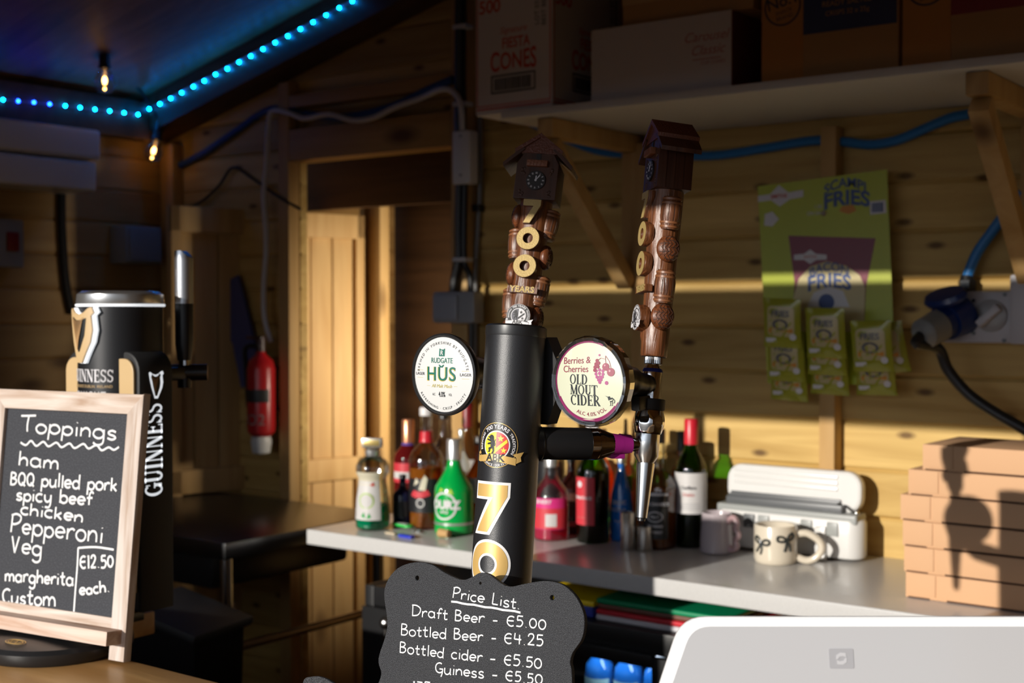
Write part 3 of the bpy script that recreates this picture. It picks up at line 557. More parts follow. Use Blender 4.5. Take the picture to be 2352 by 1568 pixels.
# ================================================================ shelf, brackets and the cartons on it
SHZ0, SHT, SHY = 1.984, .018, 2.53
SHX0 = at(1150, 265, Y=SHY).x
SHELFM = mat('shelf_white', (.62, .6, .57), .5)
m = MB(); m.box(SHX0, XR-.01, SHY, YB-.001, SHZ0, SHZ0+SHT, .002); obj('shelf', m, SHELFM, label='long white board shelf carrying the cartons high on the back wall', cat='shelf')
def bracket(label, x, w=.045):
    t = thing('shelf_bracket', label, 'bracket', T(x, 0, 0), 'timber brackets under the shelf')
    zb = SHZ0-.001; d = .034
    m = MB(); m.box(0, w, SHY+.04, YB-.002, zb-.045, zb, .003); obj('arm', m, PINEV, t)
    m = MB(); m.box(0, w, YB-.045, YB-.0005, zb-.40, zb-.046, .003); obj('upright', m, PINEV, t)
    L = Vector((0, YB-.055-(SHY+.06), -.33)); ang = math.atan2(L.z, L.y)
    m = MB(); m.box(0.002, w-.002, 0, L.length, -.02, .02, .003, M=T(0, SHY+.06, zb-.06) @ Matrix.Rotation(ang, 4, 'X')); obj('brace', m, PINEV, t)
    return t
bracket('pale timber bracket under the shelf end nearest the doorway', at(1290, 280, Y=SHY+.1).x-.03)
bracket('timber bracket under the shelf beside the blue plug at the wall', at(2217, 200, Y=SHY+.04).x)
TOPZ = SHZ0+SHT+.0005
CARDW = mat('carton_white', (.6, .58, .6), .6); CARDB = mat('carton_brown', (.4, .22, .09), .75, bump=.05, bscale=60); CARDO = mat('carton_orange', (.46, .2, .05), .7)
INKR = mat('ink_red', (.5, .05, .03), .6); INKK = mat('ink_black', (.015, .015, .02), .6); INKB = mat('ink_navy', (.008, .01, .05), .55); INKP = mat('ink_pink', (.42, .12, .13), .6)
def barcode(mb, w, h, M, mi=0, n=22):
    x = -w/2; rnd = random.Random(5)
    while x < w/2-.002:
        a = rnd.uniform(.35, 1)*w/n; mb.box(x, min(x+a*.6, w/2), -h/2, h/2, 0, .0006, mi=mi, M=M); x += a*1.1
# cone carton: turned a little so two printed sides show
M0 = frame((at(1092, 250, Y=2.56).x, 2.56, TOPZ), (1, -.02, 0), (0, 0, 1))
cw, cd, ch = .235, .30, .60
t = thing('carton', 'white carton with red lettering and a barcode at the shelf end by the black cable', 'carton', M0)
m = MB(); m.box(0, cw, 0, cd, 0, ch, .004); obj('box', m, CARDW, t)
for (M1, w) in ((FACE, cw), (T(cw, 0, 0) @ Rz(90) @ FACE, cd)):
    m = MB(); c = w/2
    A = M1 @ T(c, 0, .0003)
    m.text('FIESTA', .036, A @ T(.008, .168, 0), bold=.02, sx=.8); m.text('CONES', .06, A @ T(0, .124, 0), bold=.02, sx=.72, fn=lambda v: (v.x, v.y*(.85+abs(v.x)*5), v.z)); m.text('Signature', .022, A @ T(0, .2, 0), shear=.3)
    m.text('500', .045, A @ T(-c+.045, .262, 0), bold=.02)
    for z0, z1 in ((.012, .016), (.02, .023)): m.box(-c+.004, c-.004, z0, z1, 0, .0005, M=A)
    for s_ in (-1, 1): m.box(s_*(c-.006)-.0015, s_*(c-.006)+.0015, .02, ch-.02, 0, .0005, M=A)
    obj('red_print', m, INKR, t)
    m = MB(); bw = .135; barcode(m, bw-.02, .03, A @ T(0, .071, 0))
    for x0, x1, y0, y1 in ((-bw/2, bw/2, .049, .053), (-bw/2, bw/2, .09, .094), (-bw/2, -bw/2+.004, .053, .09), (bw/2-.004, bw/2, .053, .09)): m.box(x0, x1, y0, y1, 0, .0006, M=A)
    obj('barcode', m, INKK, t); m = MB(); m.text('BEST BEFORE', .018, A @ T(c-.025, .25, 0) @ Rz(90)); m.text('LOT 0312 07', .018, A @ T(c-.045, .25, 0) @ Rz(90))
    obj('date_print', m, INKK, t)
# flat white carton
xa, xb = at(1357, 120, Y=2.575).x, at(1680, 110, Y=2.575).x
hB = at(1500, 48, Y=2.575).z-TOPZ
t = thing('carton', 'plain white carton with small pink script lying on the shelf', 'carton', T(xa, 2.575, TOPZ))
m = MB(); m.box(0, xb-xa, 0, .3, 0, hB, .004); obj('box', m, CARDW, t)
m = MB(); m.box(xb-xa-.0005, xb-xa+.0008, .002, .3, 0.002, hB-.002); obj('end_panel', m, mat('carton_maroon', (.16, .03, .025), .65), t, label='maroon carton end')
m = MB(); A = FACE @ T(xb-xa-.075, hB-.055, .0003); m.text('Carousel', .03, A @ T(.012, .004, 0), shear=.35); m.text('Classic', .03, A @ T(.016, -.026, 0), shear=.35); m.box(-.02, .05, -.046, -.044, 0, .0005, M=A); m.text('CUP CONES', .011, A @ T(.03, -.054, 0)); obj('print', m, INKP, t)
# carton lying on it
xc0, xc1 = at(1440, 10, Y=2.62).x, at(1740, 10, Y=2.62).x; zb = TOPZ+hB+.001
t = thing('carton', 'brown carton resting on top of the white script carton', 'carton', T(xc0, 2.60, zb))
m = MB(); m.box(0, xc1-xc0, 0, .27, 0, .16, .005); obj('box', m, CARDB, t); m = MB(); m.box(.0, xc1-xc0, -.0008, 0, .05, .08); obj('tape', m, mat('tape_tan', (.5, .33, .16), .3), t)
def crisp(label, pxa, pxb, panel, Mp, yf=2.585):
    x0, x1 = at(pxa, 150, Y=yf).x, at(pxb, 120, Y=yf).x; w = x1-x0
    t = thing('carton', label, 'carton', T(x0, yf, TOPZ), 'tan snack cartons on the shelf')
    m = MB(); m.box(0, w, 0, .29, 0, .36, .004); obj('box', m, CARDB, t)
    m = MB(); m.box(.002, w*.32, -.0006, 0, .002, .358); obj('orange_panel', m, CARDO, t)
    zp = panel; m = MB(); m.box(w*.32, w-.004, -.0008, 0, zp, .355); obj('colour_panel', m, Mp, t)
    m = MB(); A = FACE @ T(w*.165, .165, .0008); m.plate([circ(.042, 32), circ(.038, 32)], .0005, A); m.text('No.1', .036, A @ T(0, .01, 0) @ Rz(12), bold=.015); m.text('SNACK', .012, A @ T(.003, -.012, 0) @ Rz(12)); m.text('BRAND', .012, A @ T(.005, -.024, 0) @ Rz(12)); obj('round_stamp', m, INKK, t)
    return t, w
t, w = crisp('tan carton with a navy panel and round stamp on the shelf', 1748, 2064, .098, INKB)
m = MB(); A = FACE @ T(w*.64, .2, .0011); m.plate([circ(.03, 24)], .0004, A @ T(-.02, .0, 0)); m.text('READY SALTED', .016, A @ T(0, -.045, 0)); m.text('CRISPS 32 x 25g', .014, A @ T(0, -.065, 0)); obj('panel_print', m, mat('ink_amber', (.4, .2, .06), .6), t)
t, w = crisp('tan carton with a dark red panel and round stamp at the shelf end', 2071, 2440, .098, mat('ink_maroon', (.19, .006, .008), .55))
m = MB(); A = FACE @ T(w*.62, .17, .0011); m.text('SALTED', .034, A @ T(0, .03, 0)); m.box(-.06, .06, .004, .007, 0, .0005, M=A); m.text('32 x 32.5g', .034, A @ T(0, -.03, 0), bold=.02); obj('panel_print', m, INKK, t)
# ================================================================ snack card and packets on the wall
CY_ = YB-.02
def wp(px, py, off=.054): return at(px, py, Y=YB-off)
A0, A1, A2, A3 = wp(1741, 428), wp(2038, 389), wp(2058, 884), wp(1764, 880)
Mc = frame(A3, A2-A3, (0, -1, 0)); L_ = [onp(*p, Mc) for p in ((1741, 428), (2038, 389), (2058, 884), (1764, 880))]
LIME = mat('card_lime', (.42, .47, .012), .4); MAROON = mat('card_maroon', (.2, .02, .045), .4); CREAM = mat('card_cream', (.6, .5, .25), .45); INKBLUE = mat('ink_blue', (.05, .09, .26), .5); INKW = mat('print_white', (.66, .64, .66), .45); INKO = mat('print_orange', (.6, .25, .03), .5)
t = thing('snack_card', 'lime green hanging card with blue lettering on the back wall', 'snack card', Mc)
hole = [(onp(1893, 490, Mc).x+.007*math.cos(a), onp(1893, 490, Mc).y+.007*math.sin(a)) for a in [i*.7 for i in range(9)]]
m = MB(); m.plate([[tuple(v) for v in L_], hole], .002); obj('card', m, LIME, t)
def cp(px, py): return onp(px, py, Mc)
def cquad(mb, P_, z, mi=0): mb.plate([[tuple(cp(*p)) for p in P_]], .0004, T(0, 0, z), mi)
m = MB(); cquad(m, [(1812, 541), (2012, 547), (1990, 660), (1985, 760), (1820, 760), (1826, 650)], .0022); obj('pack_picture', m, MAROON, t)
m = MB(); pts = [(1822, 690), (1836, 640), (1862, 612), (1900, 600), (1945, 610), (1976, 632), (1988, 660), (1985, 762), (1822, 762)]; cquad(m, pts, .0027); obj('cream_panel', m, CREAM, t)
def ctext(mb, s, px, py, hpx, z=.0032, mi=0, rot=0, **k):
    c = cp(px, py); h = (cp(px, py-hpx)-c).length; mb.text(s, h*1.38, T(c.x, c.y, z) @ Rz(rot), mi, **k)
m = MB(); ctext(m, 'SCAMPI', 1942, 420, 22, rot=0, bold=.02, fn=lambda v: (v.x, v.y-6*v.x*v.x, v.z)); ctext(m, 'FRIES', 1945, 455, 34, bold=.03, sx=1.05, fn=lambda v: (v.x, v.y-3*v.x*v.x, v.z)); obj('blue_lettering', m, INKBLUE, t); m = MB(); ctext(m, 'BACON', 1905, 613, 20, bold=.02, fn=lambda v: (v.x, v.y-6*v.x*v.x, v.z)); ctext(m, 'FRIES', 1905, 645, 34, bold=.03, fn=lambda v: (v.x, v.y-3*v.x*v.x, v.z)); obj('blue_lettering', m, INKBLUE, t)
m = MB(); cquad(m, [(1742, 450), (1770, 446), (1790, 425), (1812, 442), (1846, 436), (1846, 452), (1815, 458), (1792, 474), (1772, 460), (1742, 464)], .0024); obj('brand_patch', m, INKW, t); m = MB(); cquad(m, [(1825, 585), (1848, 583), (1862, 573), (1876, 583), (1900, 585), (1900, 596), (1876, 597), (1862, 606), (1848, 597), (1825, 597)], .003); obj('brand_patch', m, INKW, t)
m = MB(); cquad(m, [(1758, 492), (1775, 486), (1790, 503), (1775, 520), (1756, 518)], .0024); obj('price_patch', m, INKW, t); m = MB(); cquad(m, [(1998, 463), (2035, 459), (2037, 489), (2000, 493)], .0024); obj('barcode_patch', m, INKW, t); m = MB(); cquad(m, [(1855, 705), (1870, 672), (1905, 658), (1938, 668), (1953, 705)], .0031); obj('scene_picture', m, INKW, t)
m = MB(); ctext(m, 'SMITHS', 1790, 451, 9, .0029, bold=.02); ctext(m, 'SMITHS', 1862, 590, 7, .0035); obj('red_lettering', m, INKR, t)
m = MB(); ctext(m, 'ON SALE', 1875, 490, 8, .0026); ctext(m, '1.50', 1880, 475, 8, .0027); obj('price_lettering', m, INKW, t); c = cp(2018, 476); m = MB(); barcode(m, .03, .022, T(c.x, c.y, .0029), 0, 14); obj('barcode', m, INKBLUE, t); m = MB(); c2 = cp(1905, 690); m.plate([circ(.02, 16, c2.x-.006, c2.y-.004)], .0003, T(0, 0, .0036)); obj('picture_mark', m, INKBLUE, t)
m = MB(); cquad(m, [(1928, 485), (1935, 474), (1960, 470), (1968, 484), (1950, 492)], .0025); obj('orange_picture', m, INKO, t)
PACK = mat('packet_lime', (.33, .33, .025), .28, coat=.3); PACKC = mat('packet_cream', (.5, .42, .22), .35); GREYI = mat('packet_grey', (.1, .1, .12), .4)
def packet(proto, px, py, off, rot, label, s=1.0):
    p = wp(px, py, off); t = thing('snack_packet', label, 'snack packet', T(p.x, p.y, p.z) @ Matrix.Rotation(R_(rot), 4, 'Y') @ Rx(10) @ S(s, s, s), 'snack packets hanging from the lime card')
    if proto:
        for ch in proto.children:
            c = ch.copy(); COL.objects.link(c); c.parent = t; c.matrix_parent_inverse = Matrix()
            for g in ch.children: d = g.copy(); COL.objects.link(d); d.parent = c
        return t
    w, h = .098, .118; m = MB(); b = bmesh.new(); n, k = 12, 14; rnd = random.Random(3)
    for side in (-1, 1):
        g = [[None]*(k+1) for _ in range(n+1)]
        for i in range(n+1):
            for j in range(k+1):
                u, v = i/n*2-1, j/k*2-1; th = .0122*max(0, (1-abs(u)**2.2)*(1-abs(v)**3))**.8+(.0015*rnd.uniform(-1, 1) if abs(u) < .95 and abs(v) < .95 else 0)
                pin = 1-.05*(1-abs(v)**6)
                g[i][j] = b.verts.new((u*w/2*pin, side*(th+.0006), v*h/2))
        for i in range(n):
            for j in range(k): b.faces.new((g[i][j], g[i+1][j], g[i+1][j+1], g[i][j+1]) if side < 0 else (g[i][j], g[i][j+1], g[i+1][j+1], g[i+1][j]))
    m.add(b); fr = obj('wrapper', m, PACK, t)
    def puff(v): u, w_ = v.x/(w/2), v.z/(h/2); return -(.0124*max(0, (1-abs(u)**2.2)*(1-abs(w_)**3))**.8+.0012)
    def lay(mb): 
        for v in mb.bm.verts: v.co.y += puff(v.co)
    m = MB(); m.plate([rrect(-.034, .034, -.03, .042, .012)], 0, FACE); bmesh.ops.triangulate(m.bm, faces=m.bm.faces[:]); bmesh.ops.subdivide_edges(m.bm, edges=m.bm.edges[:], cuts=3, use_grid_fill=True); lay(m); obj('cream_label', m, PACKC, t)
    m = MB(); m.text('FRIES', .02, FACE @ T(0, .024, .0006), bold=.03); m.plate([circ(.02, 16, 0, -.001, ry=.013)], 0, FACE @ T(0, 0, .0006)); lay(m); obj('grey_print', m, GREYI, t)
    m = MB(); m.plate([[(-.03, -.012), (-.01, -.008), (.01, -.016), (.03, -.01), (.03, -.02), (-.03, -.022)]], 0, FACE @ T(0, 0, .0007)); lay(m); obj('orange_print', m, INKO, t)
    m = MB(); m.plate([[(-.04, -.036), (-.012, -.034), (-.012, -.044), (-.04, -.046)]], 0, FACE @ T(0, 0, .0006)); lay(m); obj('white_print', m, INKW, t); m = MB(); m.plate([circ(.008, 12, .03, -.03)], 0, FACE @ T(0, 0, .0006)); lay(m); obj('round_print', m, INKW, t)
    return t
pk = [(1812, 865, .079, 3, 'lowest snack packet of the left column under the lime card'), (1905, 850, .079, 2, 'lowest snack packet of the middle column under the lime card'), (2010, 850, .079, -1, 'lower snack packet of the right column under the lime card'),
      (1805, 820, .113, 2, 'snack packet in the middle of the left column under the lime card'), (1898, 805, .113, 1, 'snack packet in the middle of the middle column under the lime card'), (2035, 800, .086, -8, 'snack packet half hidden at the right edge of the lime card'),
      (1797, 742, .147, 3, 'topmost snack packet of the left column on the lime card'), (1897, 765, .147, 1, 'topmost snack packet of the middle column on the lime card'), (2003, 795, .140, -1, 'upper snack packet of the right column on the lime card')]
pr = None
for px, py, off, rot, lb in pk:
    q = packet(pr, px, py, off, rot, lb); pr = pr or q
# ================================================================ socket panel, plug and leads
SP = YB-.055
a, c = at(2216, 668, Y=SP), at(2385, 790, Y=SP)
t = thing('socket_panel', 'pale grey socket panel with a rotary dial and a blue inlet', 'socket')
SOCK = mat('socket_grey', (.42, .4, .42), .4); 
m = MB(); m.box(at(2165, 668, Y=SP).x, c.x, SP, YB-.001, c.z, a.z, .008); obj('box', m, SOCK, t)
r0, r1 = at(2318, 632, Y=SP-.012), at(2385, 792, Y=SP-.012); m = MB(); m.box(r0.x, r1.x, SP-.012, YB-.002, r1.z, r0.z+.002, .008); m.box(r0.x+.02, r1.x, SP-.014, SP-.012, r0.z-.035, r0.z-.03); obj('breaker_box', m, SOCK, t)
m = MB(); m.box(at(2318, 760, Y=SP).x+.002, at(2334, 760, Y=SP).x, SP-.004, SP, at(2325, 788, Y=SP).z, at(2325, 757, Y=SP).z, .002); obj('latch', m, mat('latch_brown', (.1, .08, .02), .5), t)
k = at(2276, 725, Y=SP); m = MB(); m.lathe([(.036, 0), (.036, .004), (.03, .007), (0, .007)], 32, T(k.x, SP, k.z) @ FACE); dl = obj('dial', m, mat('dial_grey', (.3, .29, .29), .35), t)
m = MB(); m.box(-.03, .03, -.009, .009, 0, .022, .004, M=T(k.x, SP-.006, k.z) @ FACE @ Rz(42)); obj('rotary_knob', m, SOCK, dl)
for px, py in ((2308, 676), (2236, 690), (2236, 765), (2306, 782)):
    s_ = at(px, py, Y=SP-.001); m = MB(); m.cyl((s_.x, SP+.001, s_.z), (s_.x, SP-.002, s_.z), .0045, seg=10); obj('screw', m, BLACK, t)
BLUEP = mat('plug_blue', (.004, .022, .12), .35)
pc, pf = at(2192, 728, Y=SP-.02), at(2138, 758, Y=SP-.09)
ax = (pf-pc).normalized()
m = MB(); m.cyl(pc+ax*-.02, pc+ax*.03, .048, .042, 24); m.cyl(pc+ax*.028, pc+ax*.05, .036, .034, 24); bs = obj('socket_mouth', m, BLUEP, t)
m = MB(); lidp = at(2175, 690, Y=SP-.05); Ml = frame(lidp, (1, -.25, .12), (-.25, -.6, 1)); m.lathe([(.042, 0), (.045, .008), (.04, .018), (0, .02)], 28, Ml @ S(1.15, .8, 1)); obj('flap_lid', m, BLUEP, t)
t2 = thing('plug', 'round plug with a black lead pushed into the blue socket', 'plug')
m = MB(); m.cyl(pc+ax*.05, pc+ax*.105, .036, .034, 24, bev=.004); m.cyl(pc+ax*.105, pc+ax*.118, .034, .02, 24); obj('plug_body', m, mat('plug_grey', (.2, .2, .19), .5), t2)
e = pc+ax*.115
m = MB(); m.tube([e, e+ax*.02+Vector((.004, 0, -.01)), at(2155, 800, Y=2.87), at(2178, 850, Y=2.89), at(2225, 905, Y=2.9), at(2290, 950, Y=2.9), at(2360, 990, Y=2.9), at(2440, 1040, Y=2.9)], .0125, 10); obj('lead', m, BLACKC, t2)
t = thing('blue_supply_cable', 'blue cable curving down through a black gland into the socket panel', 'cable')
m = MB(); m.tube([at(x, y, Y=YB-.035) for x, y in ((2345, 440), (2318, 478), (2280, 530), (2245, 580), (2224, 630), (2221, 652))], .012, 10); obj('cable', m, BLUEC, t)
g = at(2221, 640, Y=YB-.035); m = MB(); m.cyl(g+Vector((0, 0, -.03)), g+Vector((0, 0, -.004)), .02, seg=6); m.cyl(g+Vector((0, 0, -.004)), g+Vector((0, 0, .008)), .017, .013, seg=16); obj('gland', m, BLACK, t)
# ================================================================ worktop, fridge and boards below
WZ, WY = .94, 2.467
wx0 = -2.5
TOPM = mat('worktop_white', (.56, .55, .54), .3, spec=.5, coat=.15, bump=.02, bscale=500, speck=((.5, .49, .48), .35, .75))
m = MB(); m.box(wx0, XR-.002, WY, YB-.001, WZ-.04, WZ, .004, seg=3); obj('worktop', m, TOPM, label='long pale laminate worktop running under the bottles along the back wall', cat='worktop')
def onw(px, Y): u = (px-CX)/F; Z = Y/(.8049*1+.5934*u); return at(px, 700, Y=Y).x      # x of a pixel column at distance Y
fz = at(1420, 1432, Y=2.52).z-.002
fx0, fx1 = at(838, 1400, Y=2.5).x, at(1620, 1500, Y=2.5).x
t = thing('bottle_fridge', 'black glass fronted bottle fridge under the worktop', 'fridge')
m = MB()
for x0, x1, y0, y1, z0, z1 in ((fx0, fx0+.03, 2.5, 2.96, .06, fz), (fx1-.03, fx1, 2.5, 2.96, .06, fz), (fx0+.03, fx1-.03, 2.93, 2.96, .06, fz), (fx0+.03, fx1-.03, 2.5, 2.93, .06, .1), (fx0+.03, fx1-.03, 2.5, 2.93, fz-.05, fz)): m.box(x0, x1, y0, y1, z0, z1, .002)
m.box(fx0+.02, fx1-.02, 2.53, 2.94, .001, .06); obj('cabinet', m, BLACK, t)
gx0, gx1 = at(1300, 1500, Y=2.495).x, at(1505, 1530, Y=2.495).x; gz = at(1400, 1512, Y=2.495).z
m = MB(); m.box(gx0-.05, gx0, 2.478, 2.498, .08, fz-.05, .002); m.box(gx1, fx1-.02, 2.478, 2.498, .08, fz-.05, .002); m.box(gx0, gx1, 2.478, 2.4995, gz, fz-.046, .002); m.box(gx0, gx1, 2.478, 2.498, .08, .13, .002); dr = obj('glass_door', m, BLACK, t)
m = MB(); m.box(gx0, gx1, 2.486, 2.492, .13, gz); obj('pane', m, glass('door_glass', (.8, .88, .95)), dr)
m = MB(); m.box(fx0+.01, gx0-.055, 2.478, 2.498, .08, fz-.05, .002); d2 = obj('solid_door', m, BLACK, t)
hp = at(886, 1430, Y=2.46); m = MB(); m.cyl((hp.x, 2.462, hp.z-.3), (hp.x, 2.462, hp.z-.01), .008); m.ball((hp.x, 2.462, hp.z), .018); obj('handle', m, STEEL, d2)
m = MB(); m.box(gx0-.2, gx1+.05, 2.52, 2.925, .465, .475); obj('shelf', m, STEEL, t)
fl = bpy.data.lights.new('fridge_lamp', 'AREA'); fl.energy = .7; fl.size = .25; fl.size_y = .04; fl.shape = 'RECTANGLE'; fl.color = (.75, .88, 1)
flo = bpy.data.objects.new('fridge_lamp', fl); COL.objects.link(flo); flo.location = ((gx0+gx1)/2, 2.54, fz-.055); flo.rotation_euler = (R_(25), 0, 0)
WATER = mat('blue_bottle', (.02, .16, .5), .12, trans=.3, coat=.4); WCAP = mat('cap_white', (.7, .7, .75), .35)
for i in range(3):
    x = gx0+.035+i*.072; t = thing('water_bottle', ('blue bottle behind the fridge glass next to the price board', 'middle blue bottle behind the fridge glass, with a pale label', 'blue bottle behind the fridge glass nearest the white screen')[i], 'bottle', T(x, 2.585+.012*i, .4755) @ S(1.04, 1.04, .95), 'blue bottles in the fridge')
    m = MB(); m.lathe([(0, 0), (.03, .001), (.033, .01), (.033, .205), (.03, .228), (.014, .248), (.0135, .262), (0, .262)], 20); obj('glass', m, WATER, t)
    m = MB(); m.lathe([(.0336, .12), (.0338, .198)], 20, a0=200, a1=340); obj('label', m, mat('label_pale', (.45, .6, .55), .5), t)
    m = MB(); m.lathe([(.016, .256), (.016, .278), (0, .278)], 16); obj('cap', m, WCAP, t)
def cboard(name, label, pa, pb, y0, z, th, M_):
    x0, x1 = at(pa, 1380, Y=y0).x, at(pb, 1400, Y=y0).x; m = MB(); m.box(x0, x1, y0, y0+.38, z, z+th, .005, seg=3); return obj(name, m, M_, label=label, cat='chopping board', group='coloured chopping boards on the fridge')
pl = lambda n, c: mat('board_'+n, c, .4)
z = fz+.0005
cboard('chopping_board', 'white chopping board at the bottom of the stack on the fridge', 1368, 1690, 2.53, z, .0125, pl('white', (.6, .58, .62))); cboard('chopping_board', 'red chopping board lying on the white one on the fridge', 1368, 1690, 2.53, z+.013, .012, pl('red', (.55, .015, .03)))
cboard('chopping_board', 'brown chopping board between the red and green ones on the fridge', 1372, 1680, 2.535, z+.0255, .012, pl('brown', (.16, .06, .04))); cboard('chopping_board', 'green chopping board on top of the stack on the fridge', 1369, 1674, 2.53, z+.038, .0125, pl('green', (.0, .22, .09)))
cboard('chopping_board', 'blue chopping board under the yellow one beside the green stack', 1215, 1362, 2.535, z, .026, pl('blue', (.03, .05, .35))); cboard('chopping_board', 'yellow chopping board beside the green topped stack on the fridge', 1215, 1364, 2.53, z+.0265, .014, pl('yellow', (.85, .6, .005)))
t = thing('timber_post', 'timber post carrying the left end of the pale worktop', 'post'); m = MB(); m.box(wx0+.12, wx0+.165, 2.90, 2.945, .001, WZ-.041, .003); obj('post', m, PINEV, t)
# ================================================================ bottles
GL = lambda n, c, d=0: glass('glass_'+n, c, .9, d)
CLEAR = GL('clear', (.93, .95, .94)); GREENG = GL('green', (.22, .62, .06)); DKG = GL('dark', (.05, .07, .04)); AMB = GL('amber', (.6, .24, .03), .15)
def liquid(n, c, d=.55): return glass('liquid_'+n, c, .3, d)
def foil(n, c, r=.35, me=0): return mat('foil_'+n, c, r, me)
FACEANG = 270          # -Y side in lathe degrees
def bottle(label, px, Y, top, wpx, prof, gl, parts=(), liq=None, group='bottles standing on the worktop', yaw=0, seg=28, square=False):
    """prof: (radius share, height share); parts: (name, material, [(r+,h)...] or callable)"""
    x = at(px, 1200, Y=Y).x; Z = (Vector((x, Y, WZ))-CAMP).dot(FW)
    H = at(px, top, Y=Y).z-WZ; Rr = wpx/2*Z/F
    t = thing('bottle', label, 'bottle', T(x, Y, WZ+.0006) @ Rz(yaw), group)
    P_ = [(r*Rr, h*H) for r, h in prof]
    sq = (lambda v: _sq(v, Rr)) if square else None
    m = MB(); m.lathe([(0, 0)]+P_, seg, fn=sq); obj('glass', m, gl, t)
    if liq:
        lv, lm = liq; q = [(max(r*.93, 0), h) for r, h in _clip(P_, lv*H)]; m = MB(); m.lathe([(0, .004)]+[(r, max(h, .004)) for r, h in q]+[(0, lv*H)], seg, fn=sq); obj('liquid', m, lm, t)
    for nm, M_, fn in parts:
        m = MB(); fn(m, Rr, H, P_); obj(nm, m, M_, t)
    return t
def _sq(v, Rr):
    a = math.atan2(v.y, v.x)+math.pi/4; r = math.hypot(v.x, v.y)
    if r < .45*Rr: return v
    k = 1/max(abs(math.cos(a-math.pi/4)), abs(math.sin(a-math.pi/4)))*.86; k = min(k, 1.06)
    return (v.x*k, v.y*k, v.z)
def _clip(P_, z):
    out = []
    for (r0, h0), (r1, h1) in zip(P_, P_[1:]):
        if h0 <= z: out.append((r0, h0))
        if h0 <= z < h1: out.append((r0+(r1-r0)*(z-h0)/(h1-h0), z)); break
    return out
def _rad(P_, z):
    for (r0, h0), (r1, h1) in zip(P_, P_[1:]):
        if h0 <= z <= h1 and h1 > h0: return r0+(r1-r0)*(z-h0)/(h1-h0)
    return P_[-1][0]
def lab(h0, h1, half=62, a=0, off=.0007):      # label wrapped on the front, centre turned by a degrees
    def f(m, Rr, H, P_):
        n = 8; m.lathe([(_rad(P_, (h0+(h1-h0)*k/n)*H)+off, (h0+(h1-h0)*k/n)*H) for k in range(n+1)], 24, a0=FACEANG+a-half, a1=FACEANG+a+half)
    return f
def cap(h0, h1, rr=1.08, r0=None):
    def f(m, Rr, H, P_):
        r = (r0*Rr if r0 else max(_rad(P_, h0*H), _rad(P_, min(h1, .999)*H))*rr+.0006); m.lathe([(r, h0*H), (r, h1*H-.003), (r-.002, h1*H), (0, h1*H+.0005)], 24)
    return f
def band(h0, h1, off=.001):
    def f(m, Rr, H, P_): m.lathe([(_rad(P_, (h0+(h1-h0)*k/6)*H)+off, (h0+(h1-h0)*k/6)*H) for k in range(7)], 28)
    return f
def word(s, h, size, a=0, off=.0016, **k):
    def f(m, Rr, H, P_):
        r = _rad(P_, h*H)+off; m.text(s, size, fn=cylfn(r, a, h*H), cuts=lin(-.04, .04, 16), **k)
    return f
def disc(h, rad, a=0, off=.0012, ry=None, inner=None, cx=0):
    def f(m, Rr, H, P_):
        r = _rad(P_, h*H)+off; L = [circ(rad, 32, cx, 0, ry=ry)]+([circ(inner, 32, cx, 0)] if inner else []); m.plate(L, .0005, fn=cylfn(r, a, h*H), cuts=lin(-.04, .04, 16))
    return f
def blob(h, pts, a=0, off=.0013):
    def f(m, Rr, H, P_):
        for q in pts: m.plate([q], .0004, fn=cylfn(_rad(P_, h*H)+off, a, h*H), cuts=lin(-.04, .04, 12))
    return f
VA = 20   # labels turned a little towards the hatch end
WINE = [(.94, 0), (1, .015), (1, .58), (.96, .63), (.72, .70), (.44, .765), (.37, .82), (.36, .93), (.41, .935), (.41, .96), (.37, .965), (.37, .995), (0, 1)]
SPIRIT = [(.94, 0), (1, .015), (1, .52), (.93, .58), (.6, .66), (.36, .72), (.32, .80), (.32, .97), (.36, .972), (.36, .995), (0, 1)]
TALL = [(.94, 0), (1, .015), (1, .6), (.9, .65), (.5, .72), (.34, .77), (.31, .85), (.31, .97), (.35, .972), (.35, .995), (0, 1)]
SQUAT = [(.9, 0), (1, .02), (1, .5), (.98, .57), (.86, .62), (.5, .68), (.36, .72), (.33, .8), (.33, .96), (.37, .965), (.37, .99), (0, 1)]
LW = mat('label_white', (.56, .54, .53), .5); LK = mat('label_black', (.012, .012, .014), .4); LR = mat('label_red', (.55, .035, .05), .45); LP = mat('label_pink', (.62, .03, .2), .4); LCR = mat('label_cream', (.6, .55, .42), .5); LG = mat('label_green', (.01, .35, .06), .4); LGL = mat('label_lime', (.35, .55, .05), .45)
RED = foil('red', (.55, .015, .03)); SIL = foil('silver', (.7, .7, .7), .3, .8); COP = foil('copper', (.75, .32, .17), .3, .7); BLK = foil('black', (.015, .015, .016), .35); DKR = foil('dark_red', (.2, .01, .015), .4); WHC = foil('white', (.65, .62, .62), .4)
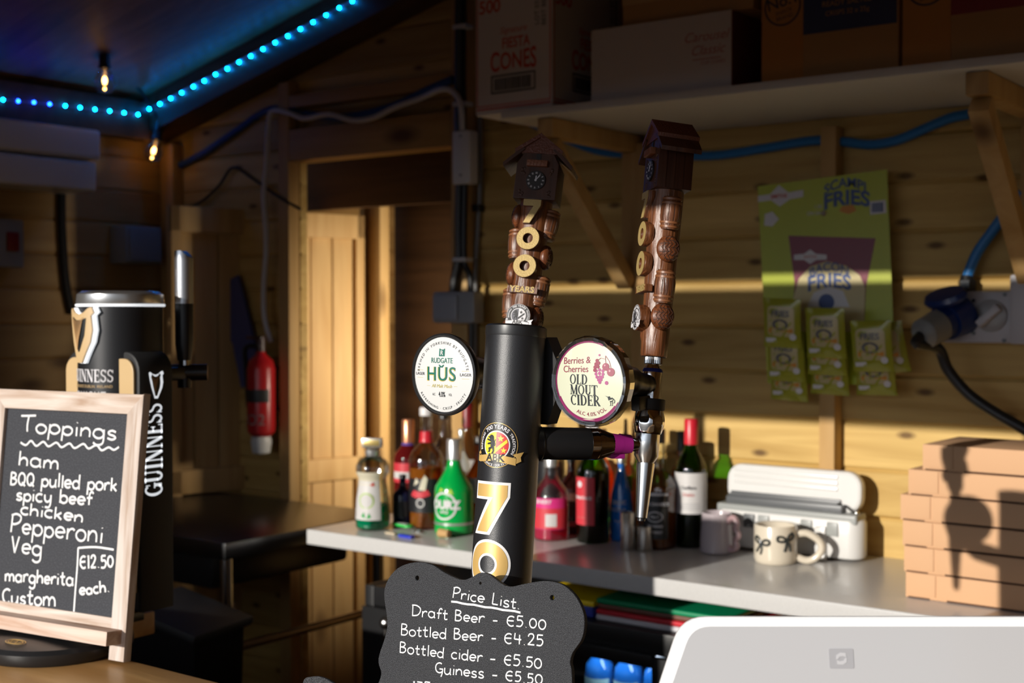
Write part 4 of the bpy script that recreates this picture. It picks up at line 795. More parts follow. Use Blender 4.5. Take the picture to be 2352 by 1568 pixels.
# near the front edge, left of the tap column
A_ = [(.82, 0), (.97, .03), (1, .12), (.94, .34), (.80, .52), (.80, .56), (.96, .63), (.95, .70), (.8, .755), (.42, .80), (.3, .82), (.3, .86), (.34, .87), (.34, .90), (0, .905)]
bottle('clear waisted liqueur bottle with a white green label and flat silver stopper', 856, 2.575, 1006, 80, A_, CLEAR, [
    ('label', LW, lab(.12, .56, 50, VA)), ('label_top', LCR, lab(.5, .64, 48, VA, .0009)), ('green_badge', LGL, disc(.33, .021, VA)), ('pale_badge', LW, disc(.33, .018, VA, .0018)), ('lettering', INKR, word('LIME', .36, .011, VA+6, .0026, bold=.03)), ('leaf_print', LG, blob(.16, [[(-.014, 0), (-.006, .012), (-.002, -.004)], [(.002, -.006), (.008, .01), (.014, -.002)]], VA, .0016)), ('red_bird', INKR, blob(.5, [[(.008, 0), (.018, .008), (.02, -.004)]], VA, .0016)),
    ('collar', SIL, lambda m, Rr, H, P_: m.lathe([(.36*Rr, .80*H), (.42*Rr, .825*H), (.42*Rr, .86*H), (.3*Rr, .885*H)], 24)), ('stopper', SIL, lambda m, Rr, H, P_: m.box(-.027, .027, -.012, .012, .895*H, 1.0*H, .004, M=Rz(30))), ('gold_mark', foil('gold', (.8, .6, .22), .3, .8), lambda m, Rr, H, P_: m.box(-.022, .022, -.0135, -.0118, .915*H, .985*H, .001, M=Rz(30)))], (.27, liquid('green', (.0, .28, .12), .6)), group='bottles left of the tap column')
bottle('dark red bottle with a copper neck foil behind the waisted bottle', 938, 2.80, 963, 66, TALL, GL('ruby', (.3, .02, .02), .25), [('neck_foil', COP, cap(.76, 1.0, 1.1)), ('label', LR, lab(.36, .56, 55, VA)), ('label_band', LW, lab(.40, .47, 50, VA, .0012)), ('collar', foil('violet', (.1, .06, .3)), band(.735, .76))], (.62, liquid('dark_ruby', (.06, .003, .006), .8)), group='bottles left of the tap column')
bottle('navy glass bottle standing between the copper necked and the red collared bottles', 925, 2.66, 1090, 46, TALL, GL('navy', (.02, .03, .1), .3), [('cap', BLK, cap(.93, 1.0)), ('label', LK, lab(.2, .5, 50, VA))], (.6, liquid('navy', (.008, .012, .05), .8)), group='bottles left of the tap column')
bottle('clear rum bottle with red neck collar and a red and black picture label', 980, 2.68, 935, 82, SQUAT, CLEAR, [('cap', WHC, cap(.93, 1.0, 1.15)), ('neck_band', RED, band(.71, .80, .0016)), ('label', LK, lab(.14, .42, 55, VA)), ('picture', LCR, blob(.36, [[(-.004, -.01), (.004, .016), (.012, .03), (.02, .02), (.014, -.012)], [(-.02, .0), (-.012, .022), (-.004, .01)]], VA, .0018)), ('red_flash', LR, blob(.3, [[(-.03, -.006), (-.02, .008), (.0, .004), (.02, .01), (.028, -.004), (.005, -.012), (-.015, -.012)]], VA, .0022)), ('swirl', LW, disc(.22, .012, VA, .0018, inner=.009))], (.5, liquid('rum', (.55, .17, .02), .35)), group='bottles left of the tap column')
bottle('clear spirit bottle with a black pourer behind the red collared rum', 1020, 2.85, 950, 70, TALL, CLEAR, [('pourer', BLK, cap(.95, 1.0)), ('label', LW, lab(.25, .5, 50, VA))], (.4, liquid('whisky', (.6, .26, .05), .3)), group='bottles left of the tap column')
SZ = [(.93, 0), (1, .015), (1, .44), (.96, .50), (.72, .58), (.46, .67), (.36, .73), (.32, .80), (.32, .96), (.34, .965), (.34, .99), (0, 1)]
bottle('bright green sour apple bottle with a silver cap and white ring label', 1043, 2.655, 1008, 90, SZ, mat('green_sleeve', (.0, .34, .055), .22, coat=.4), [
    ('cap', SIL, cap(.78, 1.0, 1.12)), ('ring_label', INKW, disc(.31, .036, VA-12, .001, inner=.031)), ('wordmark', INKW, word('OURZ', .32, .03, VA-10, .0012, bold=.05)), ('small_lettering', INKW, word('APPLE', .245, .009, VA-12, .0012, bold=.03)), ('apple_print', LGL, blob(.47, [[(-.02, -.006), (-.012, .008), (-.002, .002)], [(.008, .0), (.018, .006), (.024, -.008), (.012, -.008)]], VA-10, .001)), ('silver_line', SIL, band(.105, .13, .0008))], group='bottles left of the tap column')
bottle('red capped bottle half hidden behind the lager lens', 1074, 2.93, 925, 66, SPIRIT, GL('brownglass', (.3, .12, .03), .2), [('cap', DKR, cap(.78, 1.0, 1.15)), ('label', LW, lab(.3, .5, 60, VA))], (.55, liquid('brandy', (.45, .14, .02), .4)), group='bottles left of the tap column')
bottle('amber bottle with a blank white label beside the column', 1100, 2.74, 1000, 60, SPIRIT, AMB, [('cap', BLK, cap(.9, 1.0)), ('label', LW, lab(.3, .56, 80, VA-20))], group='bottles left of the tap column')
bottle('frosted pale bottle standing behind the green bottle', 1060, 2.81, 985, 40, TALL, GL('frost', (.8, .82, .82), .35), [('cap', SIL, cap(.92, 1.0))], group='bottles left of the tap column')
# right of the column
G2 = [(.9, 0), (.99, .015), (1, .05), (1, .47), (.95, .53), (.6, .62), (.4, .68), (.34, .75), (.33, .95), (.37, .955), (.37, .99), (0, 1)]
bottle('pink gin bottle with a pink label and white barcode panel', 1266, 2.735, 1030, 82, G2, CLEAR, [('cap', SIL, cap(.80, 1.0, 1.15)), ('label', LP, lab(.13, .47, 68, VA)), ('lower_label', LR, lab(.135, .36, 67.5, VA, .0011)), ('barcode_panel', LW, lab(.16, .30, 18, VA+14, .0016)), ('lettering', INKW, word('GINERY', .43, .014, VA-14, .0014, bold=.02))], (.42, liquid('pink', (.75, .04, .12), .45)), group='bottles right of the tap column')
bottle('tall bottle with a dark red cap behind the pink gin', 1265, 2.87, 930, 66, TALL, GL('smoke', (.35, .33, .3)), [('cap', DKR, cap(.86, 1.0, 1.2)), ('label', LK, lab(.2, .55, 60, VA))], (.3, liquid('dark', (.05, .03, .02), .6)), group='bottles right of the tap column')
bottle('dark cola coloured bottle between the pink gin and the red labelled wine', 1312, 2.84, 1035, 60, SPIRIT, GL('cola', (.09, .02, .015), .2), [('cap', BLK, cap(.86, 1.0)), ('label', mat('label_brown', (.1, .03, .02), .45), lab(.2, .5, 60, VA)), ('red_line', LR, band(.1, .16))], group='bottles right of the tap column')
bottle('green wine bottle with a plain red label', 1362, 2.765, 975, 76, WINE, GREENG, [('neck_foil', WHC, cap(.84, 1.0, 1.05)), ('label', LR, lab(.155, .56, 44, VA-26)), ('emblem', INKW, disc(.5, .008, VA-38, .0012, cx=-.0)), ('lettering', INKW, word('PINOTAGE', .385, .0105, VA-26, .0012, bold=.03)), ('small_lettering', mat('ink_salmon', (.6, .2, .18), .5), word('South Africa', .22, .006, VA-30, .0012))], (.6, liquid('red_wine', (.008, .004, .004), .92)), group='bottles right of the tap column')
BL = [(.9, 0), (.96, .015), (1, .2), (.98, .34), (.85, .5), (.6, .64), (.4, .74), (.3, .8), (.3, .95), (.34, .96), (.34, .99), (0, 1)]
bottle('bright blue teardrop shaped gin bottle', 1427, 2.83, 1030, 56, BL, mat('blue_glass', (.01, .15, .55), .12, coat=.5), [('cap', SIL, cap(.84, 1.0, 1.15)), ('lettering', INKW, word('CIROC', .42, .014, VA-6, .001, bold=.02)), ('lettering_small', INKW, word('VODKA', .34, .012, VA-6, .001)), ('lettering_foot', INKW, word('BLUE', .22, .008, VA-6, .001))], group='bottles right of the tap column')
bottle('bottle with an orange shoulder behind the red labelled wine', 1384, 2.89, 985, 50, SPIRIT, GL('orange', (.75, .2, .03), .4), [('cap', BLK, cap(.9, 1.0))], group='bottles right of the tap column')
bottle('slim clear bottle with a steel pourer behind the blue bottle', 1437, 2.92, 1000, 50, TALL, CLEAR, [('label', LGL, lab(.45, .6, 50, VA)), ('pourer', CHROME, lambda m, Rr, H, P_: (m.lathe([(.34*Rr, .94*H), (.4*Rr, .96*H), (.4*Rr, 1.0*H), (.2*Rr, 1.03*H), (.17*Rr, 1.16*H), (.1*Rr, 1.17*H)], 20)))], group='bottles right of the tap column')
bottle('square whiskey bottle with an ornate black and white label', 1512, 2.79, 985, 82, [(.9, 0), (1, .02), (1, .48), (.95, .54), (.6, .62), (.36, .66), (.34, .72), (.33, .96), (.37, .965), (.37, .99), (0, 1)], CLEAR, [('cap', BLK, cap(.88, 1.0, 1.1)), ('label', LK, lab(.09, .485, 42, VA, .0016)), ('top_band', INKW, lab(.455, .475, 40, VA, .0024)), ('lettering', INKW, word("JACK DANIEL'S", .385, .0105, VA, .0052, bold=.03)), ('oval', INKW, disc(.28, .02, VA, .0052, ry=.013)), ('oval_middle', LK, disc(.28, .017, VA, .0060, ry=.011)), ('oval_number', INKW, word('No.7', .28, .011, VA, .0068)), ('foot_lettering', INKW, word('TENNESSEE', .2, .008, VA, .0052, bold=.02)), ('foot_lettering_small', INKW, word('WHISKEY', .15, .009, VA, .0052, bold=.02))], (.5, liquid('bourbon', (.5, .15, .02), .3)), square=True, group='bottles right of the tap column')
bottle('clear bottle with a pale cap behind the square whiskey', 1492, 2.90, 975, 62, TALL, CLEAR, [('cap', SIL, cap(.9, 1.0, 1.15)), ('neck_label', LW, band(.74, .78))], (.45, liquid('gold', (.75, .42, .1), .3)), group='bottles right of the tap column')
bottle('amber bottle with a black cap half behind the red capped wine', 1566, 2.93, 990, 66, SPIRIT, GL('brown2', (.5, .2, .04), .1), [('cap', BLK, cap(.82, 1.0, 1.1)), ('label', LK, lab(.15, .5, 60, VA))], (.6, liquid('bourbon2', (.5, .16, .02), .4)), group='bottles right of the tap column')
bottle('green wine bottle with a bright red cap and a white label', 1587, 2.86, 962, 74, WINE, GREENG, [('cap', RED, cap(.80, 1.0, 1.06)), ('label', LW, lab(.265, .585, 82, VA)), ('lettering', INKK, word('Casillero', .47, .011, VA, .0014, bold=.02)), ('lettering_lower', INKR, word('Diablo', .415, .011, VA, .0014)), ('fine_print', mat('ink_grey', (.3, .3, .32), .5), lambda m, Rr, H, P_: [m.lathe([(_rad(P_, h*H)+.0011, h*H), (_rad(P_, h*H)+.0011, h*H+.0012)], 16, a0=FACEANG-40+VA, a1=FACEANG+40+VA) for h in (.3, .315, .33, .345)])], (.57, liquid('red_wine2', (.008, .004, .004), .92)), group='bottles right of the tap column')
# bottles further along the wall that throw the dark neck shadows stand behind the steamer
# small things at the front left
def onw2(px, py): return at(px, py, z=WZ)
p = onw2(924, 1214); M1 = frame((p.x, p.y, WZ+.011), (.95, -.12, -.02), (0, 0, 1))
t = thing('key_tag', 'green key tag lying with keys in front of the rum bottle', 'key tag', M1)
m = MB(); m.plate([rrect(-.034, .034, -.0125, .0125, .011)], .006, T(0, 0, -.003), bev=.0015); obj('tag', m, mat('tag_green', (.03, .55, .08), .25, coat=.4), t)
m = MB(); m.plate([rrect(-.02, .02, -.008, .008, .002)], .0006, T(0, 0, .0031)); obj('paper', m, INKW, t)
m = MB(); m.tube([(.034+.009*math.cos(a)+.006, .009*math.sin(a), -.004) for a in [i*.52 for i in range(13)]], .0009, 6); m.tube([(.052+.006*math.cos(a)+.006, .006*math.sin(a)-.004, -.006) for a in [i*.52 for i in range(13)]], .0009, 6); obj('ring', m, CHROME, t)
m = MB(); m.plate([circ(.009, 14, .07, -.006)], .002, T(0, 0, -.0095)); m.box(.074, .1, -.01, -.004, -.0095, -.0075, .0005); m.ball((.062, .004, -.006), .004); m.ball((.056, -.012, -.0065), .0035); obj('key', m, CHROME, t)
p = onw2(926, 1236); m = MB(); m.plate([rrect(-.022, .024, -.008, .008, .003)], .007, frame((p.x, p.y+.012, WZ+.0008), (1, -.1, 0), (0, 0, 1)), bev=.001); obj('lighter', m, mat('lighter_blue', (.03, .05, .5), .3), label='small blue lighter lying below the green key tag', cat='lighter')
p = onw2(890, 1228); m = MB(); m.box(-.018, .018, -.004, .004, 0, .004, .001, M=frame((p.x, p.y+.012, WZ+.0008), (1, -.1, 0), (0, 0, 1))); obj('wooden_stick', m, mat('stick_pale', (.6, .5, .35), .6), label='pale wooden stick lying in front of the waisted bottle', cat='stick')
p = onw2(1012, 1236); m = MB(); m.lathe([(.011, 0), (.0115, .001), (.0095, .03), (.009, .031)], 16, frame((p.x-.01, p.y+.008, WZ+.0125), (0, 1, 0), (1, -.1, 0))); obj('cork', m, mat('cork_tan', (.5, .3, .12), .7), label='tan cork lying in front of the bright green bottle', cat='cork')
# jiggers
for lab_, px, py, hpx, rpx in (('taller brushed steel spirit measure by the square whiskey bottle', 1443, 1262, 86, 18), ('shorter brushed steel spirit measure by the square whiskey bottle', 1481, 1264, 56, 18.5)):
    p = onw2(px, py); Z = (p-CAMP).dot(FW); h, r = hpx*Z/F, rpx*Z/F; m = MB(); m.lathe([(0, 0), (r*.96, 0), (r, .002), (r, h), (r-.0015, h), (r-.0025, .004), (0, .004)], 32); obj('spirit_measure', m, mat('brushed_steel', (.66, .63, .58), .24, 1), M=T(p.x, p.y, WZ+.0006), label=lab_, cat='jigger', group='steel measures on the worktop')
# mugs
def mug(label, px, py, wpx, hpx, prof, M_, hm, hpts, hr, hang=0):
    p = onw2(px, py); Z = (p-CAMP).dot(FW); r, h = wpx/2*Z/F, hpx*Z/F
    t = thing('mug', label, 'mug', T(p.x, p.y, WZ+.0006)); m = MB(); m.lathe([(0, 0)]+[(a*r, b*h) for a, b in prof]+[(.86*r, .985*h), (.84*r, .12*h), (0, .1*h)], 36); obj('cup', m, M_, t)
    m = MB(); A = Rz(hang); m.tube([(a*r, 0, b*h) for a, b in hpts], hr, 12, M=A); obj('handle', m, hm, t); return t, r, h
mug('lilac grey mug with a ruffled pink handle', 1646, 1268, 76, 92, [(.9, 0), (1, .03), (1.0, .3), (.9, .9), (.9, .99), (.88, 1)], mat('mug_lilac', (.42, .36, .38), .22, coat=.4), mat('mug_pink', (.42, .27, .28), .25, coat=.4), [(.85, .78), (1.2, .92), (1.5, .8), (1.42, .66), (1.62, .5), (1.42, .36), (1.48, .2), (1.1, .12), (.9, .2)], .0075, -10)
t, r, h = mug('cream mug painted with two black bows', 1781, 1291, 100, 88, [(.86, 0), (.94, .04), (.98, .14), (.98, .98), (.96, 1)], mat('mug_cream', (.62, .55, .44), .2, coat=.5), mat('mug_cream2', (.62, .55, .44), .2, coat=.5), [(.9, .74), (1.4, .8), (1.95, .62), (2.08, .4), (1.8, .17), (1.4, .09), (.9, .18)], .0085, 18)
def bow(cx, cy, k, rot, a):
    S_ = [cat([(0, 0), (-.9, .5), (-1.3, 0.9), (-.8, 1.1), (-.2, .3), (0, 0)], 5), cat([(0, 0), (.9, .3), (1.3, .8), (.8, 1.0), (.2, .3), (0, 0)], 5), cat([(0, 0), (-.3, -.6), (-.7, -1.2)], 4), cat([(0, 0), (.4, -.8), (.2, -1.3)], 4)] if False else None
    P_ = [[(0, 0), (-.6, .55), (-1.2, .6), (-1.25, .1), (-.6, -.1), (0, 0)], [(0, 0), (.5, .6), (1.1, .75), (1.25, .25), (.7, -.05), (0, 0)], [(0, 0), (-.2, -.7), (-.55, -1.5)], [(0, 0), (.35, -.8), (.3, -1.6)]]
    c, s_ = math.cos(R_(rot)), math.sin(R_(rot)); f = cylfn(r*.98+.0005, a, 0); out = []
    for q in P_: out.append([f(Vector((cx+(x*c-y*s_)*k, cy+(x*s_+y*c)*k, 0))) for x, y in [(v[0], v[1]) for v in cat([(x, y, 0) for x, y in q], 5)]])
    return out
m = MB(); m.line(bow(-.028, h*.56, .0158, -14, 17)+bow(.029, h*.66, .0168, 8, 22), .003, flat=1); obj('bow_painting', m, mat('mug_black', (.02, .025, .025), .25), t)
# white roll sealer with the lid up
p0, p1 = onw2(1640, 1262), onw2(1965, 1284)
Xa, Xb = at(1632, 1200, Y=2.87).x, at(1972, 1230, Y=2.87).x
Lw = Xb-Xa; zt = at(1800, 1182, Y=2.87).z-WZ; zl = at(1800, 1075, Y=2.96).z-WZ
t = thing('vacuum_sealer', 'white countertop sealer with its long lid open behind the mugs', 'kitchen appliance', T(Xa, 2.878, WZ+.0006))
WAP = mat('appliance_white', (.64, .63, .61), .3, coat=.2); GAP = mat('appliance_grey', (.3, .31, .3), .35); DGAP = mat('appliance_dark', (.09, .095, .1), .4)
m = MB(); m.plate([rrect(.01, Lw-.01, .01, .062, .025)], zt-.004, T(0, 0, .004), bev=.01); obj('base', m, WAP, t)
m = MB(); m.box(.01, Lw-.01, .004, .066, zt-.012, zt+.012, .006, seg=3); obj('tray_rim', m, GAP, t)
m = MB(); m.box(.03, Lw-.05, .014, .04, zt+.008, zt+.03, .004); m.box(.035, Lw-.06, .015, .025, zt+.03, zt+.036, .002); obj('heating_bar', m, DGAP, t)
Ml = T(0, .048, zt+.004) @ Rx(-3)
m = MB(); m.plate([rrect(.028, Lw-.02, .012, zl-zt-.004, .03)], .03, Ml @ T(0, .018, 0) @ FACE, bev=.008); li = obj('lid', m, WAP, t)
m = MB()
for k in range(3): m.box(.04, Lw-.07, -.016, -.010, (zl-zt)*.55+.014*k, (zl-zt)*.55+.014*k+.009, .003, M=Ml)
obj('lid_ridge', m, WAP, li)
m = MB(); m.box(.035, Lw-.06, -.02, -.011, .02, .036, .003, M=Ml); obj('lid_seal', m, DGAP, li)
for fx in (.23, .33, .62, .79): m = MB(); m.box(Lw*fx, Lw*fx+.028, -.006, .004, zt-.04, zt-.008, .002); obj('latch', m, GAP if fx > .3 else DGAP, t)
m = MB(); m.cyl((Lw-.02, .03, zt+.012), (Lw-.055, .042, zt+.03), .004); m.ball((Lw-.02, .03, zt+.014), .006); obj('hinge_arm', m, STEEL, t)
m = MB(); q = onw2(1880, 1288); xx = q.x-Xa; m.box(xx-.016, xx+.012, -.012, .004, 0, zt-.02, .005); m.box(xx-.02, xx+.014, -.02, .0, 0, .014, .004); obj('front_foot', m, WAP, t)
# pizza boxes
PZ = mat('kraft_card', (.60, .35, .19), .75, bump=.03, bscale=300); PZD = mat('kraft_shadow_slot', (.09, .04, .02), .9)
rows = [(2079, 0), (2075, -1), (2072, 0), (2067, .6), (2085, 0), (2118, -.6)]
pz0 = onw2(2079, 1371); bh = .0522; bx = None
names = ('bottom pizza box of the kraft stack on the worktop', 'second pizza box from the bottom of the kraft stack', 'third pizza box from the bottom of the kraft stack', 'fourth pizza box up, furthest left of the kraft stack', 'pizza box directly under the topmost one of the kraft stack', 'topmost pizza box of the kraft stack, set back to the right')
for i, (px, rot) in enumerate(rows):
    z = WZ+.0006+i*bh; y0 = pz0.y; x = at(px, 1371-59*i, Y=y0).x; Mx = T(x, y0, z) @ Rz(rot-1.2)
    t = thing('pizza_box', names[i], 'pizza box', Mx, 'stacked kraft pizza boxes')
    if bx:
        for ch in bx.children: c = ch.copy(); COL.objects.link(c); c.parent = t
        continue
    Wp, D = .33, .21; m = MB(); m.box(0, Wp, .002, D, 0, bh-.0005, .0015); obj('tray', m, PZ, t)
    m = MB(); m.box(.012, .062, -.0002, .0018, .006, bh-.001, .0008); m.box(.066, Wp-.066, -.0004, .0016, .004, bh-.001, .0008); m.box(Wp-.062, Wp-.012, -.0002, .0018, .006, bh-.001, .0008); obj('front_flap', m, PZ, t)
    m = MB(); m.box(.085, Wp-.085, .0004, .0024, 0.0004, .0045); m.box(.006, .05, .001, .0024, .0004, .0028); obj('slot', m, PZD, t, label='dark strip coloured as shade in the card slot')  # dark strips: the shade of the slots put into the colour
    bx = t
# ================================================================ the bar counter
BZ, BY = 1.0, 1.222; DH = BZ-.92
m = MB(); y = YF-.06
for k in range(4):
    y2 = y+(BY-YF+.06)/4; m.box(HX0+.01, HX1-.01, y+.0008, y2-.0008, BZ-.045, BZ, .003, fn=None); y = y2
t = thing('bar_counter', 'broad oak coloured plank bar counter in front, under the boards and tap column', 'bar counter'); obj('top', m, BARM, t)
m = MB(); m.box(-2.1, -1.84, BY+.001, 1.45, BZ-.04, BZ, .003); obj('ledge', m, BARM, t)
for x in (HX0+.06, -1.0, HX1-.12): m = MB(); m.box(x, x+.06, BY-.12, BY-.06, .001, BZ-.046, .003); obj('leg', m, PINEV, t)
for i, x in enumerate((-1.98,)): m = MB(); m.box(x, x+.05, BY+.02, BY+.07, .001, BZ-.041, .003); obj('leg', m, PINEV, t)
# ================================================================ tap column
TX, TY0, LEAN = -.886, 1.151+.1016*DH, 5.8
CR, CH = .0346, .5865-DH*1.005
COLM = mat('column_black', (.016, .016, .018), .36, .25, spec=.6, bump=.12, bscale=1400)
GOLD = mat('gold_print', (.72, .46, .15), .35, .35); GOLDB = mat('brass_plate', (.42, .3, .11), .5, .25, bump=.3, bscale=900); REDP = mat('red_print', (.6, .03, .03), .4); YELP = mat('yellow_print', (.78, .6, .03), .4); KPR = mat('black_print', (.008, .008, .008), .4)
tw = thing('beer_tower', 'black tap column with two carved wooden handles standing on the bar', 'beer tap', T(TX, TY0, BZ))
TL = Rx(-LEAN)
m = MB(); m.lathe([(0, .0005), (.062, .0005), (.064, .004), (.062, .012), (.045, .018), (.04, .03), (0, .03)], 40); obj('base_flange', m, BLACK, tw)
m = MB(); m.lathe([(CR, .012), (CR, CH-.012)], 64, TL); colp = obj('column', m, COLM, tw)
m = MB(); m.lathe([(CR+.0004, CH-.013), (CR+.0008, CH-.011), (CR+.0008, CH-.002), (CR-.002, CH), (0, CH)], 64, TL); obj('top_cap', m, BLACK, tw)
CUT = lin(-.04, .04, 40)
def oncol(mb, build, h, a=8, off=.0003):
    """draw flat decals in metres and wrap them round the column at height h"""
    f = cylfn(CR+off, a, h); return f
def wrapc(h, a=8, off=.0003, pre=None):
    g = cylfn(CR+off, a, h-DH*1.005)
    return (lambda v: TL @ Vector(g(Vector(pre(v)) if pre else v)))
D7 = [(-.0205, .0265), (.0205, .0265), (.0205, .014), (-.001, -.0265), (-.0165, -.0265), (.004, .0125), (-.0205, .0125)]
D7o = [(-.0235, .0295), (.0235, .0295), (.0235, .013), (.0025, -.0295), (-.0215, -.0295), (-.0025, .0095), (-.0235, .0095)]
m = MB(); m.plate([D7o], .0002, fn=wrapc(.379, 5), cuts=CUT); m.plate([circ(.0275, 48, ry=.0275), circ(.0095, 32)], .0002, fn=wrapc(.317, 7), cuts=CUT)
m.plate([circ(.0275, 48), circ(.0095, 32)], .0002, fn=wrapc(.255, 7), cuts=CUT); obj('digit_outline', m, mat('print_white2', (.74, .73, .73), .4), colp)
m = MB(); m.plate([D7], .0002, fn=wrapc(.379, 5, .0007), cuts=CUT); m.plate([circ(.0245, 48), circ(.0123, 32)], .0002, fn=wrapc(.317, 7, .0007), cuts=CUT); m.plate([circ(.0245, 48), circ(.0123, 32)], .0002, fn=wrapc(.255, 7, .0007), cuts=CUT); obj('gold_digits', m, GOLD, colp)
def star(r, n=5, cx=0, cy=0): return [(cx+(r if k % 2 == 0 else r*.42)*math.sin(math.pi*k/n), cy+(r if k % 2 == 0 else r*.42)*math.cos(math.pi*k/n)) for k in range(2*n)]
LION = [[(-8.5, 7), (-8.8, 9.5), (-7, 11.5), (-4.6, 11.2), (-3, 9.4), (-2.6, 6.5), (-1.6, 3), (-1.8, -.5), (-3, -3.4), (-5.6, -3.6), (-7, -1), (-6.4, 2.5), (-7.2, 5)],
 [(-7.5, 9.4), (-10.4, 9.2), (-10.6, 8.2), (-8, 7.6)], [(-6.6, 5.6), (-11.4, 7), (-12.2, 5.6), (-10.8, 5), (-6.4, 3.6)], [(-6.4, 3), (-10.4, 2.2), (-11.6, .6), (-10, .2), (-6, .8)],
 [(-5.4, -1.6), (-9.6, -3.4), (-8.8, -6.6), (-10.6, -8), (-7.4, -8.2), (-6.6, -4.8), (-4.6, -3.6)], [(-5, -2.4), (-3.6, -6.4), (-5.2, -9.4), (-6.6, -11), (-3.4, -10.6), (-1.6, -6.6), (-2, -2)],
 [(-2.2, -1.2), (-.9, -1.4), (-.5, 1.2), (-1.3, 3.6), (-.3, 6.4), (-1.2, 6.6), (-2, 3.6), (-1.2, 1)]]
def half(r, left): return [p for p in circ(r, 20, 0, 0, *((90, 270) if left else (-90, 90)))]
def crest(mk, s=1.0, col=True):
    """round 700-years crest; mk(name, loops or text call, layer, material)"""
    mk('crest_disc', 0, KPR, lambda m, f, c: m.plate([circ(.0252*s, 48)], .0002, fn=f, cuts=c))
    mk('crest_ring', 1, GOLD if col else INKW, lambda m, f, c: m.plate([circ(.0252*s, 48), circ(.0246*s, 48)], .0002, fn=f, cuts=c))
    mk('crest_field', 1, INKW, lambda m, f, c: m.plate([circ(.0163*s, 40)], .0002, fn=f, cuts=c))
    mk('crest_left', 2, YELP if col else GREYI, lambda m, f, c: m.plate([half(.0148*s, True)], .0002, fn=f, cuts=c))
    mk('crest_right', 2, REDP if col else INKW, lambda m, f, c: m.plate([half(.0148*s, False)], .0002, fn=f, cuts=c))
    mk('crest_bend', 3, YELP if col else KPR, lambda m, f, c: m.plate([[(0, -.0085*s), (.0135*s, .0035*s), (.0125*s, .007*s), (0, -.0035*s)]], .0002, fn=f, cuts=c))
    mk('crest_stars', 3, YELP if col else KPR, lambda m, f, c: (m.plate([star(.0042*s, 5, .0055*s, .0075*s)], .0002, fn=f), m.plate([star(.0038*s, 5, .0095*s, -.0055*s)], .0002, fn=f)))
    mk('crest_lion', 3, KPR, lambda m, f, c: [m.plate([[(x*s/1000, y*s/1000) for x, y in q]], .0002, fn=f) for q in LION])
    mk('crest_ribbon', 4, GOLD if col else INKW, lambda m, f, c: (m.plate([[(-.026*s, -.011*s), (-.0235*s, -.0125*s), (0, -.0095*s), (.024*s, -.0135*s), (.024*s, -.0215*s), (0, -.0175*s), (-.0225*s, -.0195*s), (-.026*s, -.0185*s)]], .0002, fn=f, cuts=c), m.plate([[(.02*s, -.0095*s), (.033*s, -.006*s), (.0295*s, -.012*s), (.0305*s, -.0165*s), (.0245*s, -.0195*s), (.0245*s, -.013*s)]], .0002, fn=f, cuts=c), m.plate([[(-.0235*s, -.007*s), (-.0205*s, -.0095*s), (-.0245*s, -.0115*s), (-.0265*s, -.0095*s)]], .0002, fn=f, cuts=c)))
    mk('crest_name', 5, KPR, lambda m, f, c: m.text('ABK', .0118*s, T(0, -.0145*s, 0), fn=None, bold=.03) if f is None else m.text('ABK', .0118*s, fn=lambda v: f(Vector((v.x, v.y-.0143*s, v.z))), bold=.03, depth=.0002))
    def arcs(m, f, c):
        for s_, size, yaw, top, rr in (('700 YEARS', .0064, 0, True, .0206), ('TRADITION', .0044, 84, True, .0208), ('BREWING', .0044, -78, True, .0208), ('SINCE 1308 EST', .0038, 0, False, .0226)):
            g = arcfn(rr*s, top, 0, yaw); m.text(s_, size*s, fn=(lambda v, g=g: f(Vector(g(v)))) if f else g, depth=.0002, bold=.02, space=1.05)
    mk('crest_lettering', 2, INKW, arcs)
def mk_col(name, layer, M_, build):
    m = MB(); build(m, wrapc(.4495, 11.5, .0003+.0003*layer), CUT); obj(name, m, M_, colp)
crest(mk_col)
